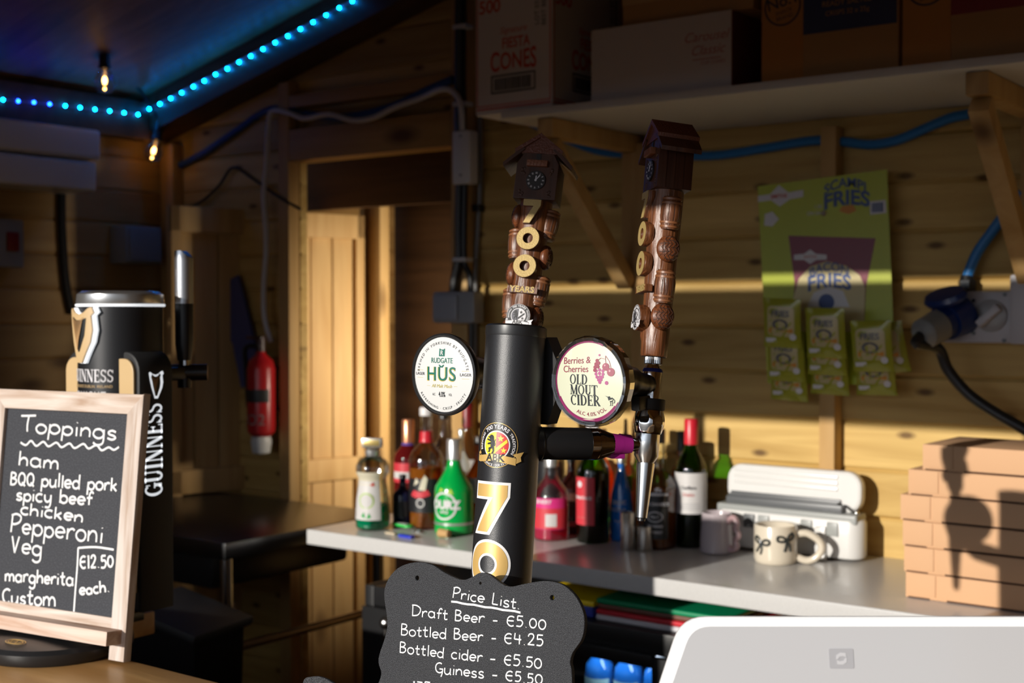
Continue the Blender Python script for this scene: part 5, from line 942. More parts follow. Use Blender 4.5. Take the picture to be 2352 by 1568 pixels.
# arms and taps
AH = math.radians(36); JZ = 1.3624-BZ; JX, JY = .10, 1.335-TY0
OLDW = wood('carved_oak', (.20, .068, .022), (.06, .019, .007), 'Z', 9, .36, False, spec=.6, bump=.6); DARKO = wood('carved_dark', (.075, .026, .012), (.035, .012, .006), 'Z', 5, .45, False, spec=.45, bump=.3); GROOVE = mat('carved_groove', (.035, .012, .005), .7); KNOTW = wood('carved_rope', (.2, .06, .02), (.07, .02, .007), 'Z', 9, .36, False, spec=.5, bump=.6)
def handle(parent, M, which):
    L = .2; sh = lambda z: .0158+.0052*z/L
    m = MB(); m.lathe([(0, 0), (sh(0)-.001, 0), (sh(0), .002)]+[(sh(L*k/12), L*k/12) for k in range(1, 13)]+[(0, L)], 40); h = obj('tap_handle', m, OLDW, parent, M)
    # carved house: walls, lower eaves, upper roof, dial, balcony
    hw, hd = .027, .0215
    m = MB(); m.plate([[(-hw, .2), (hw, .2), (hw, .246), (.018, .262), (-.018, .262), (-hw, .246)]], 2*hd, T(0, hd, 0) @ FACE, bev=.0006)
    for x in (-.5, 0, .5): m.box(hw-.0002, hw+.0006, x*hd-.0006, x*hd+.0006, .2, .246)
    obj('clock_house', m, DARKO, h)
    rd = hd+.0035
    m = MB()
    for s_ in (-1, 1): m.plate([[(s_*.019, .264), (s_*.0445, .2405), (s_*.0455, .2445), (s_*.021, .268)][::s_]], 2*rd, T(0, rd, 0) @ FACE, bev=.0004)
    obj('lower_roof', m, DARKO, h)
    m = MB()
    for s_ in (-1, 1): m.plate([[(0, .281), (s_*.0305, .2595), (s_*.0315, .2635), (0, .286)][::s_]], 2*rd+.002, T(0, rd+.001, 0) @ FACE, bev=.0004)
    m.plate([[(-.029, .2595), (.029, .2595), (0, .2815)]], 2*rd-.004, T(0, rd-.002, 0) @ FACE)
    obj('upper_roof', m, mat('roof_red_brown', (.11, .03, .014), .45, bump=.5, bscale=400), h)
    m = MB(); m.box(-.0135, .0135, -hd-.007, -hd, .2415, .2495, .0008)
    for x in (-.009, -.0045, 0, .0045, .009): m.box(x-.0004, x+.0004, -hd-.0075, -hd-.0068, .242, .249)
    obj('balcony', m, mat('balcony_wood', (.2, .07, .03), .45, bump=.3, bscale=500), h)
    m = MB(); m.plate([rrect(-.003, .003, 0, .012, .0029)], .0005, T(0, -hd-.0003, .2495) @ FACE); m.plate([circ(.0124, 36)], .002, T(0, -hd-.0002, .2235) @ FACE, bev=.0004); dl = obj('dial', m, mat('dial_black', (.012, .009, .008), .5), h)
    A = T(0, -hd-.0024, .2235) @ FACE; m = MB()
    for k, r in enumerate(('XII', 'I', 'II', 'III', 'IV', 'V', 'VI', 'VII', 'VIII', 'IX', 'X', 'XI')): m.text(r, .0036, A @ Rz(-30*k) @ T(0, .0096, 0), sx=.62, depth=.0002, bold=.02)
    m.plate([[(-.0004, -.001), (.0004, -.001), (.0007, .0075), (0, .0095), (-.0007, .0075)]], .0002, A @ Rz(-36) @ T(0, 0, .0003)); m.plate([[(-.0004, -.001), (.0004, -.001), (.0008, .005), (0, .0065), (-.0008, .005)]], .0002, A @ Rz(-3) @ T(0, 0, .0003)); m.plate([circ(.0014, 12), circ(.0007, 10)], .0003, A @ T(0, 0, .0003)); obj('clock_figures', m, INKW, dl)
    rnd = random.Random(which); m = MB()
    for sx in (-1, 1):
        for z in (.207, .236):
            for k in range(5): m.ball((sx*(.0185+rnd.uniform(-.003, .002)), -hd, z+rnd.uniform(-.004, .004)), .0018, sc=(1, .5, 1), seg=8)
    obj('carved_leaves', m, DARKO, h)
    # front: 7 0 0 YEARS and the round plate
    def front(z): return T(0, -sh(z)-.0005, z) @ FACE
    m = MB(); k = .0155/.0265
    m.plate([[(x*k*.95, y*k) for x, y in D7]], .009, front(.1815) @ T(0, 0, -.004), bev=.0003)
    for z in (.146, .110): m.plate([circ(.0146, 36), circ(.0068, 24)], .010, front(z) @ T(0, 0, -.004), bev=.0004)
    m.box(-.0195, .0195, -.004, .004, -.004, .0045, M=front(.0795)); obj('digit_block', m, OLDW, h)
    m = MB(); m.plate([[(x*k*.95, y*k) for x, y in D7]], .0008, front(.1815) @ T(0, 0, .0052))
    for z in (.146, .110): m.plate([circ(.0146, 36), circ(.0068, 24)], .0008, front(z) @ T(0, 0, .0062), bev=.0002)
    m.text('YEARS', .0108, front(.0795) @ T(0, 0, .0048), depth=.0012, bold=.03, space=1.05); obj('brass_digits', m, GOLDB, h, label='brass number 700 and the word YEARS')
    m = MB(); m.lathe([(0, -.004), (.0158, -.004), (.0158, .007), (.015, .0078), (0, .0078)], 36, front(.045)); pl_ = obj('crest_boss', m, OLDW, h)
    def mk_h(name, layer, M_, build):
        mm = MB(); A = front(.045) @ T(0, 0, .0081+.0002*layer); build(mm, lambda v: A @ (Vector((v[0], v[1], 0)) if len(v) == 2 else Vector(v)), None)
        if name not in accum: accum[name] = None
        M2 = INKW if M_ in (GOLD, REDP) else (GREYI if M_ is YELP else M_); obj(name, mm, M2, h)
    accum = {}; crest(mk_h, .6, False)
    # sides: barrels and round twists, alternating
    def barrel(side, z, tilt):
        A = T(side*(sh(z)-.001), .001, z) @ Ry(tilt); m = MB(); H = .039
        m.lathe([(0, -H/2), (.0105, -H/2), (.0115, -.012), (.0126, -.0055), (.0126, .0055), (.0115, .012), (.0105, H/2-.001), (.0095, H/2), (.009, H/2-.002), (0, H/2-.002)], 24, A); b = obj('carved_barrel', m, OLDW, h)
        m = MB()
        for zz in (-.0165, -.0115, .0115, .0165):
            r = .0112+(.0004 if abs(zz) < .013 else 0); m.lathe([(r-.001, zz-.0017), (r+.0007, zz-.0012), (r+.0007, zz+.0012), (r-.001, zz+.0017)], 24, A)
        obj('hoop', m, mat('hoop_wood', (.2, .075, .028), .4), b)
        m = MB()
        for k in range(12):
            a = math.radians(30*k); P_ = [(math.cos(a)*r, math.sin(a)*r, zz) for r, zz in ((.0114, -.011), (.01255, -.0055), (.01265, 0), (.01255, .0055), (.0114, .011))]; m.tube(P_, .00035, 4, 3, M=A)
        obj('stave_groove', m, GROOVE, b)
    def twist(side, z):
        A = T(side*(sh(z)+.001), .001, z) @ Ry(90*side); m = MB(); m.ball((0, 0, 0), .0145, A, sc=(1.12, 1, .62), seg=28); b = obj('carved_twist', m, KNOTW, h)
        rn = random.Random(int(z*1000)); f = lambda x, y: .0145*.62*math.sqrt(max(0, 1-(x/.0163)**2-(y/.0145)**2))+.0001
        m = MB()
        for k in range(-3, 4):
            for ph in (0, 1):
                P_ = []
                for q in range(7):
                    u = -.0145+.0048*q; x, y = u, k*.0042+(.0021 if (q+ph) % 2 else -.0021)*(1 if k % 2 else -1)
                    if (x/.0163)**2+(y/.0145)**2 < .93: P_.append((x, y, f(x, y)))
                if len(P_) > 2 and ph == k % 2: m.tube(P_, .00055, 4, 1, M=A, smooth=False)
            P_ = [(x, y, f(x, y)) for x, y in [(k*.0044+rn.uniform(-.001, .001), -.012+.006*q) for q in range(5)] if (x/.0163)**2+(y/.0145)**2 < .93]
            if len(P_) > 1: m.tube(P_[:3] if k % 2 else P_[-3:], .00055, 4, 1, M=A, smooth=False)
        obj('twist_groove', m, GROOVE, b)
    for z, tl in ((.171, 7), (.083, 7)): barrel(1, z, tl)
    for z in (.128, .047): twist(1, z)
    for z, tl in ((.143, -5), (.064, -5)): barrel(-1, z, tl)
    for z in (.18, .103, .028): twist(-1, z)
    return h
def dome(v, R0=.0455, hgt=.0042): return (v[0], v[1], v[2]+hgt*max(0, 1-(v[0]**2+v[1]**2)/R0**2))
LENSB = mat('lens_face_white', (.63, .63, .62), .3, coat=.5); LENSC = mat('lens_face_cream', (.6, .62, .47), .3, coat=.5)
INKG = mat('ink_green', (.005, .13, .09), .4); INKGL = mat('ink_pale_gold', (.5, .43, .1), .45); INKPU = mat('ink_plum', (.23, .02, .1), .4); INKD = mat('ink_dark', (.02, .025, .03), .45); INKRA = mat('ink_raspberry', (.36, .07, .2), .4); INKCH = mat('ink_cherry', (.25, .025, .06), .4)
def lens(parent, c, face, tapz, name_label):
    """round lens: black shell, domed face; returns frame, shell"""
    A = T(*c) @ FACE; m = MB(); m.lathe([(0, -.024), (.022, -.024), (.036, -.018), (.0475, -.008), (.049, -.002), (.0488, .002), (.0465, .0035), (.0455, .001), (0, .001)], 64, A); sh = obj('lens_badge', m, BLACK, parent)
    m = MB(); m.lathe([(.0455, .0008)]+[(.0455*k/10, .0008+.0042*(1-(k/10)**2)) for k in range(9, 0, -1)]+[(0, .005)], 64, A); obj('face', m, face, sh)
    return A, sh
def ink(sh, A, name, M_, builds, layer=0):
    m = MB()
    for b in builds: b(m, lambda v, A=A: A @ (Vector(dome(v))+Vector((0, 0, .0012+.00025*layer))))
    obj(name, m, M_, sh)
def tx(s, size, x, y, rot=0, sx=1, **k):
    c_, s_ = math.cos(R_(rot)), math.sin(R_(rot))
    return lambda m, f: m.text(s, size, fn=lambda v: f((x+v[0]*sx*c_-v[1]*s_, y+v[0]*sx*s_+v[1]*c_, 0)), depth=0, **k)
def ar(s, size, rr, top, yaw=0, **k):
    g = arcfn(rr, top, 0, yaw); return lambda m, f: m.text(s, size, fn=lambda v: f(g(Vector((v.x, v.y, 0)))), depth=0, **k)
def pg(*loops): return lambda m, f: m.plate([list(q) for q in loops], 0, fn=lambda v: f(v))
def sw(s, h, x, y, sx=1, **k):
    def b(m, f):
        loops, w = serif(s, h, **k)
        for q in loops: m.plate([[(x+(a-w/2)*sx, y+b_) for a, b_ in q]], 0, fn=lambda v: f(v))
    return b
def stroke(P_, w):
    """thin band along points"""
    P_ = [Vector(p) for p in P_]; L, Rr = [], []
    for i, p in enumerate(P_):
        d = (P_[min(i+1, len(P_)-1)]-P_[max(i-1, 0)]).normalized(); n = Vector((-d.y, d.x))*w/2; L.append(tuple(p+n)); Rr.append(tuple(p-n))
    return pg(L+Rr[::-1])
# the two arms, taps and lenses
def tap(side, handle_lean, handle_yaw):
    o = Vector((side*JX, JY, JZ)); h0 = TL @ Vector((0, 0, .452-DH)); d = (o-h0); L = d.length; q = d.to_track_quat('Z', 'Y').to_matrix().to_4x4(); q.translation = h0
    m = MB(); m.lathe([(.0205, .028), (.0205, .036), (.0188, .038), (.0188, .094), (.0182, .096), (0, .096)], 32, q); arm = obj('arm', m, BLACK, tw)
    m = MB(); m.lathe([(.0186, .0962), (.0186, .104), (.0178, .1045), (.0178, .1055), (.0186, .106), (.0182, .110), (.012, .128), (.0095, .135), (.008, .14), (.008, L)], 32, q); obj('shank', m, CHROME, arm)
    if side > 0:
        m = MB(); rn = random.Random(2)
        m.lathe([(.0135, .121), (.0131, .124), (.0115, .137), (.0108, .146), (.0104, .1475)], 24, q); m.lathe([(.0128, .136), (.0124, .1385), (.0116, .149), (.0102, .150)], 20, q @ Rz(30), a0=-20, a1=200)
        m.box(-.004, .012, -.0165, -.0105, .124, .142, .0012, M=q); obj('tape', m, mat('magenta_tape', (.3, .015, .18), .38), arm, label='magenta tape wound round the shank')
    A = T(*o) @ Rx(-8.4)
    m = MB(); m.lathe([(0, -.0865), (.005, -.0865), (.0066, -.0855), (.0108, -.0245), (.0108, -.0215), (.0098, -.0212), (.0098, -.0205), (.0145, -.013), (.0145, .0128), (.0138, .0132), (0, .0132)], 40, A); tp = obj('tap', m, STEEL, tw)
    m = MB(); m.lathe([(0, -.0895), (.0048, -.0895), (.0048, -.086), (0, -.086)], 20, A); obj('spout_tip', m, BLACK, tp)
    def lobes(v):
        r = math.hypot(v.x, v.y); a = math.atan2(v.y, v.x)
        if r < .012 or not .016 < v.z < .039: return v
        k = 1-.075*max(0, math.cos(3*(a+.3))**2-.25)*max(0, 1-((v.z-.027)/.0125)**2); return Vector((v.x*k, v.y*k, v.z))
    m = MB(); pr = [(.0152, .0134)]+[(.0157+.0034*math.sin(math.pi*k/16), .0140+.0275*k/16) for k in range(17)]; m.lathe(pr, 72, A, fn=lobes); obj('grip_collar', m, CHROME, tp)
    m = MB(); m.lathe([(0, .0417), (.0172, .0417), (.0178, .0425), (.0178, .0538), (.0170, .0545), (0, .0545)], 36, A); obj('black_ring', m, BLACKM, tp)
    m = MB(); m.lathe([(.0122, .0546), (.0122, .0868), (.0118, .0885), (.0088, .0935), (.0086, .0955)], 36, A); obj('neck', m, CHROME, tp)
    m = MB(); m.lathe([(.0124, .0862), (.0121, .0886), (.0108, .0905)], 36, A); obj('blue_ring', m, mat('ring_blue', (.02, .03, .22), .25, .3), tp)
    m = MB(); m.lathe([(.0100, .0956), (.0106, .0962), (.0106, .1038), (.0100, .1043), (0, .1043)], 60, A, fn=lambda v: Vector((v.x*(1+.035*math.sin(60*math.atan2(v.y, v.x)/2+v.z*2500)), v.y*(1+.035*math.sin(60*math.atan2(v.y, v.x)/2+v.z*2500)), v.z))); obj('knurled_nut', m, STEEL, tp)
    m = MB(); m.lathe([(0, 0), (.0042, 0), (.0042, .0012), (0, .0014)], 20, A @ Rz(22) @ T(0, -.0121, .0615) @ FACE); m.box(-.0035, .0035, -.0005, .0005, .0012, .0016, M=A @ Rz(22) @ T(0, -.0121, .0615) @ FACE @ Rz(30)); obj('screw', m, STEEL, tp)
    handle(tw, T(*(A @ Vector((0, 0, .1045)))) @ Rx(-handle_lean) @ Rz(handle_yaw), 3 if side > 0 else 4)
    return tp, A
tpA, A_A = tap(1, 8.6, -42)
tpB, A_B = tap(-1, 12, 24)
LOC = Vector((TX, TY0, BZ))
cA = at(1355, 876, d=1.462)-LOC; cB = at(1020, 860, d=1.545)-LOC
for c, tp, A in ((cA, tpA, A_A), (cB, tpB, A_B)):
    n_ = A @ Vector((0, -.008, .071)); b = Vector((c.x, c.y+.02, c.z)); mid = (b+n_)/2
    m = MB(); m.tube([b, b+(n_-b)*.35+Vector((0, 0, .004)), b+(n_-b)*.75, n_], [.024, .022, .02, .018, .015, .0135, .012], 16, 6); m.box(-.006, .006, -.03, .0, -.03, -.012, .003, M=T(*n_)); obj('lens_bracket', m, BLACK, tw)
m = MB(); m.plate([[(0, .0), (.022, -.045), (0, -.1), (-.02, -.1), (-.02, 0)]], .02, T(.03, .09, .57-DH) @ FACE); obj('bracket_plate', m, BLACKM, tw)
# lager lens
A, sh = lens(tw, cB, LENSB, 0, '')
u = .046/92; P2 = lambda px, py: ((px-1018)/70*.0455, (860-py)/90*.0455)
ink(sh, A, 'arc_lettering', INKD, [ar('BREWED IN YORKSHIRE BY RUDGATE', .0046, .0375, True, -2, space=1.45), ar('REFRESHING \u00b7 CRISP \u00b7 FRUITY', .0044, .0402, False, 0, space=1.4), tx('LAGER', .0048, -.0345, .0005, bold=.01, space=1.1), tx('LAGER', .0048, .0345, .0005, bold=.01, space=1.1), tx('4.0%', .0086, 0, -.0235, sx=.62, bold=.015), tx('ALC', .0042, -.0125, -.0235, sx=.6), tx('VOL', .0042, .0125, -.0235, sx=.6)])
ink(sh, A, 'green_lettering', INKG, [pg([(-.0042, .0218), (.0042, .0218), (.0042, .0308), (.0030, .0308), (.0022, .0298), (-.0022, .0298), (-.0030, .0308), (-.0042, .0308)]), tx('RUDGATE', .0088, 0, .0165, sx=.82, bold=.006)], 0)
ink(sh, A, 'white_letter', LENSB, [tx('R', .0075, 0, .0256, bold=.02)], 2)
ink(sh, A, 'gold_shadow', mat('ink_gold', (.62, .42, .05), .4), [tx('HUS', .0232, -.0015, -.0002, sx=.96, bold=.022, space=1.12)], 0)
ink(sh, A, 'brand_lettering', INKG, [tx('HUS', .0232, -.0008, .0002, sx=.96, bold=.008, space=1.12), pg([(-.0042, .0118), (-.0026, .0118), (0, .0098), (.0026, .0118), (.0042, .0118), (.0018, .0086), (-.0018, .0086)])], 1)
ink(sh, A, 'gold_lettering', INKGL, [tx('All Malt Mash', .0056, 0, -.0135, shear=.25)]+[pg([(x0, y), (x1, y), (x1, y+.0003), (x0, y+.0003)]) for x0, x1, y in ((-.0395, -.0295, .0048), (-.0395, -.0295, -.0042), (.0295, .0395, .0048), (.0295, .0395, -.0042), (-.023, -.018, -.0135), (.018, .023, -.0135))])
# cider lens
A, sh = lens(tw, cA, LENSC, 0, '')
ring = circ(.0455, 40, 0, 0, 65, 330); rin = [(x*.955-.0002, y*.955+.0002) for x, y in circ(.0455, 40, 0, 0, 65, 330)]
ink(sh, A, 'plum_ring', INKPU, [pg(ring+rin[::-1]), pg(circ(.0455, 30, 0, 0, 205, 322)+[(x*.93, y*.93+.0006) for x, y in circ(.0455, 30, 0, 0, 205, 322)][::-1])])
QA = lambda px, py: ((px-1357)/76*.0455, (876-py)/94*.0455)
ink(sh, A, 'flavour_lettering', INKCH, [tx('Berries &', .0108, -.0155, .0232, 3, sx=.92, shear=.06), tx('Cherries', .0108, -.0165, .0135, 2, sx=.92)])
ink(sh, A, 'name_lettering', INKD, [sw('OLD', .0112, -.0122, -.0032, .92, bold=.2), sw('MOUT', .0112, -.0055, -.0148, .94, bold=.2), sw('CIDER', .0118, -.004, -.0268, .96, bold=.2)])
ink(sh, A, 'strength_lettering', INKCH, [ar('ALC 4.0% VOL', .0062, .0368, False, 6, space=1.05)])
RB = [(.0155+dx*.0026, .0085+dy*.0026) for dx, dy in ((-1.6, 1.6), (0, 2), (1.6, 1.6), (-1.7, .2), (0, .5), (1.7, .2), (-1.2, -1.1), (.3, -1), (1.4, -1), (-.4, -2.3), (.8, -2.2), (.2, -3.3))]
ink(sh, A, 'berry_print', INKRA, [pg(circ(.0019, 12, x, y)) for x, y in RB]+[pg(circ(.0022, 14, .0245, -.0006)), pg(circ(.0013, 10, .0145, .030))], 0)
ink(sh, A, 'cherry_print', INKCH, [pg(circ(.0043, 20, .0232, .0172)), pg(circ(.0047, 20, .0296, .0115))]+[pg(circ(.0021, 12, .0108+dx, .0200+dy)) for dx, dy in ((0, 0), (.0032, .0012), (-.001, -.0035), (.0025, -.0028), (.0012, .0038), (-.0012, -.0068))]+[stroke([(.0232, .021), (.0225, .026), (.0222, .0295)], .0005), stroke([(.0296, .016), (.0275, .023), (.0224, .0294)], .0005), stroke([(.0115, .023), (.0165, .0268), (.0215, .0258)], .0005)], 1)
ink(sh, A, 'cherry_shine', mat('ink_shine', (.5, .22, .28), .4), [pg(circ(.0011, 10, .0222, .0188)), pg(circ(.0013, 10, .0284, .0128))], 2)
ink(sh, A, 'bird_print', INKD, [pg([(.0225, -.0148), (.0262, -.0158), (.0280, -.0152), (.0292, -.0172), (.0312, -.0165), (.0325, -.0178), (.0318, -.0208), (.0290, -.0216), (.0272, -.0208), (.0262, -.0185), (.0258, -.0166)]), stroke([(.0290, -.0216), (.029, -.0255), (.0278, -.0258)], .0005), stroke([(.0310, -.0212), (.0312, -.0253), (.03, -.0257)], .0005), stroke([(.0325, -.0178), (.0342, -.02), (.0335, -.0225), (.0318, -.0226)], .0006)], 1)
ink(sh, A, 'lifebelt_print', LENSC, [stroke([(.0272, -.0212), (.0288, -.0197), (.0306, -.0196), (.0318, -.0186)], .0013)], 2)
FILM = glass('clear_film', (.96, .96, .96), .8)
m = MB(); b = bmesh.new(); rn = random.Random(11); n = 44
rings = [[b.verts.new((r*(1+rn.uniform(-.02, .025)*k)*math.cos(2*math.pi*i/n), r*(1+rn.uniform(-.02, .025)*k)*math.sin(2*math.pi*i/n), z+rn.uniform(-.0012, .0012)*k)) for i in range(n)] for r, z, k in ((.0448, .0028, .2), (.0492, .004, .5), (.0508, -.002, 1), (.0505, -.012, 1))]
for Q, Rr in zip(rings, rings[1:]):
    for i in range(n): b.faces.new((Q[i], Q[(i+1) % n], Rr[(i+1) % n], Rr[i]))
m.add(b, A); b = bmesh.new(); f = [b.verts.new(p) for p in ((-.045, .006, .0035), (-.056, -.014, -.002), (-.050, -.026, .0), (-.040, -.040, -.003), (-.028, -.040, .003), (-.038, -.022, .0045))]; b.faces.new(f); m.add(b, A); obj('cling_film', m, FILM, sh, sharp=5)
# ================================================================ price board
Mb = frame((-.905, 1.078, BZ+.0015), (1, .015, 0), (0, -math.cos(R_(10)), math.sin(R_(10))))
SLATE = mat('board_slate', (.02, .021, .024), .6, spec=.2, bump=.5, bscale=1500, speck=((.15, .155, .17), .5, .72))
CHALK = mat('chalk_white', (.78, .78, .78), .55)
top = [(876, 1549), (870, 1512), (890, 1440), (883, 1366), (892, 1331), (916, 1304), (953, 1292), (990, 1297), (1021, 1316), (1058, 1332), (1082, 1327), (1103, 1316), (1123, 1320), (1147, 1338), (1171, 1348), (1208, 1341), (1252, 1335), (1290, 1343), (1320, 1369), (1337, 1403), (1341, 1434), (1334, 1468), (1314, 1498), (1308, 1522), (1312, 1552)]
L2 = [onp(x, y, Mb) for x, y in top]; xl, xr = L2[0].x, L2[-1].x
low = [(xr+.008, .085), (xr+.010, .07), (xr, .05), (xr-.004, .032), (xr+.004, .014), (xr-.02, .003), (xr-.05, 0), (xl+.05, 0), (xl+.02, .003), (xl-.006, .014), (xl+.004, .032), (xl, .05), (xl-.010, .07), (xl-.008, .085)]
out = [(v[0], v[1]) for v in cat([(v.x, v.y, 0) for v in L2]+[(x, y, 0) for x, y in low], 6, True)]
hl = [[(onp(x, y, Mb).x+r*math.cos(a), onp(x, y, Mb).y+r*math.sin(a)) for a in [k*.628 for k in range(10)]] for x, y, r in ((958, 1327, .0034), (1103, 1339, .0022), (1268, 1372, .0034))]
pb = thing('price_board', 'wavy edged black price board leaning against the tap column', 'chalkboard', Mb)
m = MB(); m.plate([out]+hl, .006, T(0, 0, -.006), bev=.0006); obj('slate', m, [SLATE], pb)
cr = onp(1103, 1339, Mb); m = MB(); m.box(-.003, .003, -.0035, .003, -.0055, -.0045, M=T(cr.x, cr.y, 0)); obj('hole_splinter', m, mat('raw_wood', (.6, .38, .2), .7), pb)
m = MB(); mbp = lambda s, a, b_, cap, r=.00072: handline(m, s, Mb, a, b_, cap, r)
mbp('Price List.', (1040, 1372), (1198, 1399), 26); mbp('Draft Beer - \u20ac5.00', (946, 1414), (1258, 1446), 25); mbp('Bottled Beer - \u20ac4.25', (921, 1458), (1252, 1484), 25); mbp('Bottled cider - \u20ac5.50', (918, 1498), (1248, 1536), 25); mbp('Guiness - \u20ac5.50', (1000, 1545), (1250, 1572), 25); mbp('175ml wine - \u20ac5.50', (948, 1586), (1250, 1622), 25)
a, c = onp(1037, 1381, Mb), onp(1196, 1406, Mb); m.line([[(a.x+(c.x-a.x)*k/12, a.y+(c.y-a.y)*k/12+.0004*math.sin(k*1.9),   .0007) for k in range(13)]], .0011, flat=.35); obj('chalk_writing', m, CHALK, pb)
# small board peeping in
pm = at(750, 1556, Y=1.14); Ms = frame((pm.x-.02, 1.12, BZ+.0005), (1, 0, 0), (0, -1, .12)); hh = onp(745, 1557, Ms).y
sb = thing('chalkboard', 'little wavy black chalkboard just peeping in left of the price board', 'chalkboard', Ms)
xl, xr = onp(705, 1560, Ms).x, onp(822, 1590, Ms).x; yl, yr = onp(705, 1558, Ms).y, onp(800, 1570, Ms).y
m = MB(); m.plate([[(v[0], v[1]) for v in cat([(xl, .0, 0), (xl, yl-.04, 0), (xl-.001, yl-.004, 0), (xl+.012, hh-.001, 0), (xl+.03, hh+.001, 0), ((xl+xr)/2+.01, hh-.004, 0), (xr-.006, yr-.016, 0), (xr, yr-.035, 0), (xr, 0, 0), ((xl+xr)/2, 0, 0)], 5, True)]], .005, bev=.0005); obj('slate', m, SLATE, sb)
m = MB(); m.line([[(p[0], p[1], .0056) for p in q] for q in ([onp(x, y, Ms) for x, y in ((720, 1568), (722, 1585))], [onp(x, y, Ms) for x, y in ((718, 1570), (735, 1566), (740, 1580))], [onp(x, y, Ms) for x, y in ((758, 1571), (775, 1573))])], .0008, flat=.4); obj('chalk_writing', m, CHALK, sb)
# ================================================================ toppings board
P0 = at(282, 1528, z=BZ); psi = R_(8); ex = Vector((math.cos(psi), math.sin(psi), 0)); nn = Vector((math.sin(psi), -math.cos(psi), 0)); lam = R_(6.5)
nz = nn*math.cos(lam)+Vector((0, 0, 1))*math.sin(lam)
Mt = frame(P0+Vector((0, 0, .006)), ex, nz)
tb = thing('toppings_board', 'whitewashed wooden framed chalkboard listing pizza toppings', 'chalkboard', Mt)
WW = wood('limewashed_wood', (.66, .6, .56), (.36, .25, .18), 'Y', 3.4, .7, False, bump=.35); WWX = wood('limewashed_wood_level', (.68, .6, .54), (.38, .25, .17), 'X', 3.4, .7, False, bump=.35)
q = lambda x, y: onp(x, y, Mt)
TP = q(338, 908).y; BL_ = q(297, 1432).y; fw = .028; Wd = -q(-14, 888).x
m = MB(); 
def mitre(mb, pts, z0=-.0155, z1=0): mb.plate([pts], z1-z0, T(0, 0, z0), bev=.0012)
for P_ in ([(0, 0), (0, TP), (-fw, TP-fw), (-fw, 0)], [(-Wd, .05), (-Wd+fw, .05), (-Wd+fw, TP-fw), (-Wd, TP)]): m = MB(); mitre(m, P_); obj('stile', m, WW, tb)
m = MB(); mitre(m, [(0, TP), (-Wd, TP), (-Wd+fw, TP-fw), (-fw, TP-fw)]); obj('top_rail', m, WWX, tb)
yb0, yb1 = q(262, 1448).y, q(250, 1418).y
m = MB(); m.box(-Wd+fw, -fw, yb0-.01, yb1, -.0155, -.002, .0012); obj('bottom_rail', m, WWX, tb)
m = MB(); m.box(-Wd-.004, -fw+.022, yb0-.018, yb0+.003, -.002, .03, .0015); obj('chalk_ledge', m, wood('worn_wood', (.72, .58, .5), (.42, .24, .15), 'X', 2.6, .7, False, bump=.4), tb)
PNL = mat('panel_slate', (.034, .036, .043), .55, spec=.2, bump=.3, bscale=500, speck=((.085, .088, .1), .5, .8))
m = MB(); m.box(-Wd+fw-.004, -fw+.004, yb1-.004, TP-fw+.004, -.0125, -.006); obj('panel', m, PNL, tb)
Mp = Mt @ T(0, 0, -.006)
m = MB()
for s_, a, c, cap in (('Toppings', (47, 990), (272, 1010), 36), ('ham', (43, 1068), (140, 1078), 34), ('BQQ pulled pork', (24, 1112), (272, 1128), 30), ('spicy beef', (38, 1148), (215, 1160), 30), ('chicken', (48, 1180), (195, 1200), 28), ('Pepperoni', (24, 1222), (240, 1248), 42), ('Veg', (26, 1268), (100, 1276), 38), ('margherita', (12, 1334), (172, 1344), 30), ('Custom', (6, 1384), (132, 1392), 34), ('\u20ac12.50', (184, 1306), (264, 1302), 30), ('each.', (184, 1366), (256, 1358), 26)): handline(m, s_, Mp, a, c, cap, .00165, z=.0008)
def free(pts, r=.0016): m.line([[(v[0], v[1], .0012) for v in cat([(*onp(x, y, Mp), 0) for x, y in pts], 4)]], r, flat=.35)
free([(48, 1016), (60, 1022), (72, 1012), (84, 1024), (100, 1014), (112, 1025), (130, 1016), (142, 1027), (160, 1018), (172, 1029), (192, 1019), (204, 1030), (222, 1022), (234, 1034), (250, 1027), (262, 1033), (274, 1026)])
free([(180, 1258), (220, 1256), (262, 1262)]); free([(180, 1258), (178, 1300), (174, 1350), (170, 1406)])
obj('chalk_writing', m, CHALK, tb, T(0, 0, -.006))
Mleg = Mt @ T(0, 0, -.03)
m = MB()
for x in (-Wd/2,): m.box(x, x+.018, .002, TP-.05, -.012, 0, .001, M=T(0, TP-.05, -.024) @ Rx(12) @ T(0, -(TP-.05), 0))
obj('rear_leg', m, WW, tb)
# ================================================================ stout dispenser: its white marks are lit from behind
BACKLIT = mat('backlit_white', (.75, .75, .75), .4, emit=.75, ecol=(.9, .95, 1))
DK = .92
DYF, DXL, DXR, DYR, DZT = 1.47*DK, -2.12*DK, -1.905*DK, 1.545*DK, at(240, 806, Y=1.47*DK).z
CX_, CYc, CRc = -2.012*DK, 1.512*DK, .0765*DK
dp = thing('beer_dispenser', 'black countertop stout dispenser with silver lid and tan harp behind the toppings board', 'beer dispenser', T(CX_, CYc, BZ))
toL = T(-CX_, -CYc, -BZ)
m = MB(); m.lathe([(0, .0005), (.111, .0005), (.115, .006), (.115, .018), (.109, .024), (.06, .028), (0, .029)], 56, T(-1.7556-CX_, 1.1963-CYc, 0)); m.box(-.06, .06, 1.25-CYc, 1.39-CYc, .002, .018, .003); bp = obj('base_plate', m, BLACK, dp)
bl = at(36, 1474, z=BZ+.0275); m = MB(); S_ = [[(.02*math.cos(a)*k, .011*math.sin(a)*k, 0) for a in [i*.35 for i in range(19)]] for k in (1, .75)]+[[(-.013+.006*i, .005*(-1)**i, 0) for i in range(5)]]; m.line(S_, .0007, toL @ T(bl.x, bl.y, bl.z+.0005)); obj('gold_mark', m, GOLD, bp)
zT = DZT-BZ
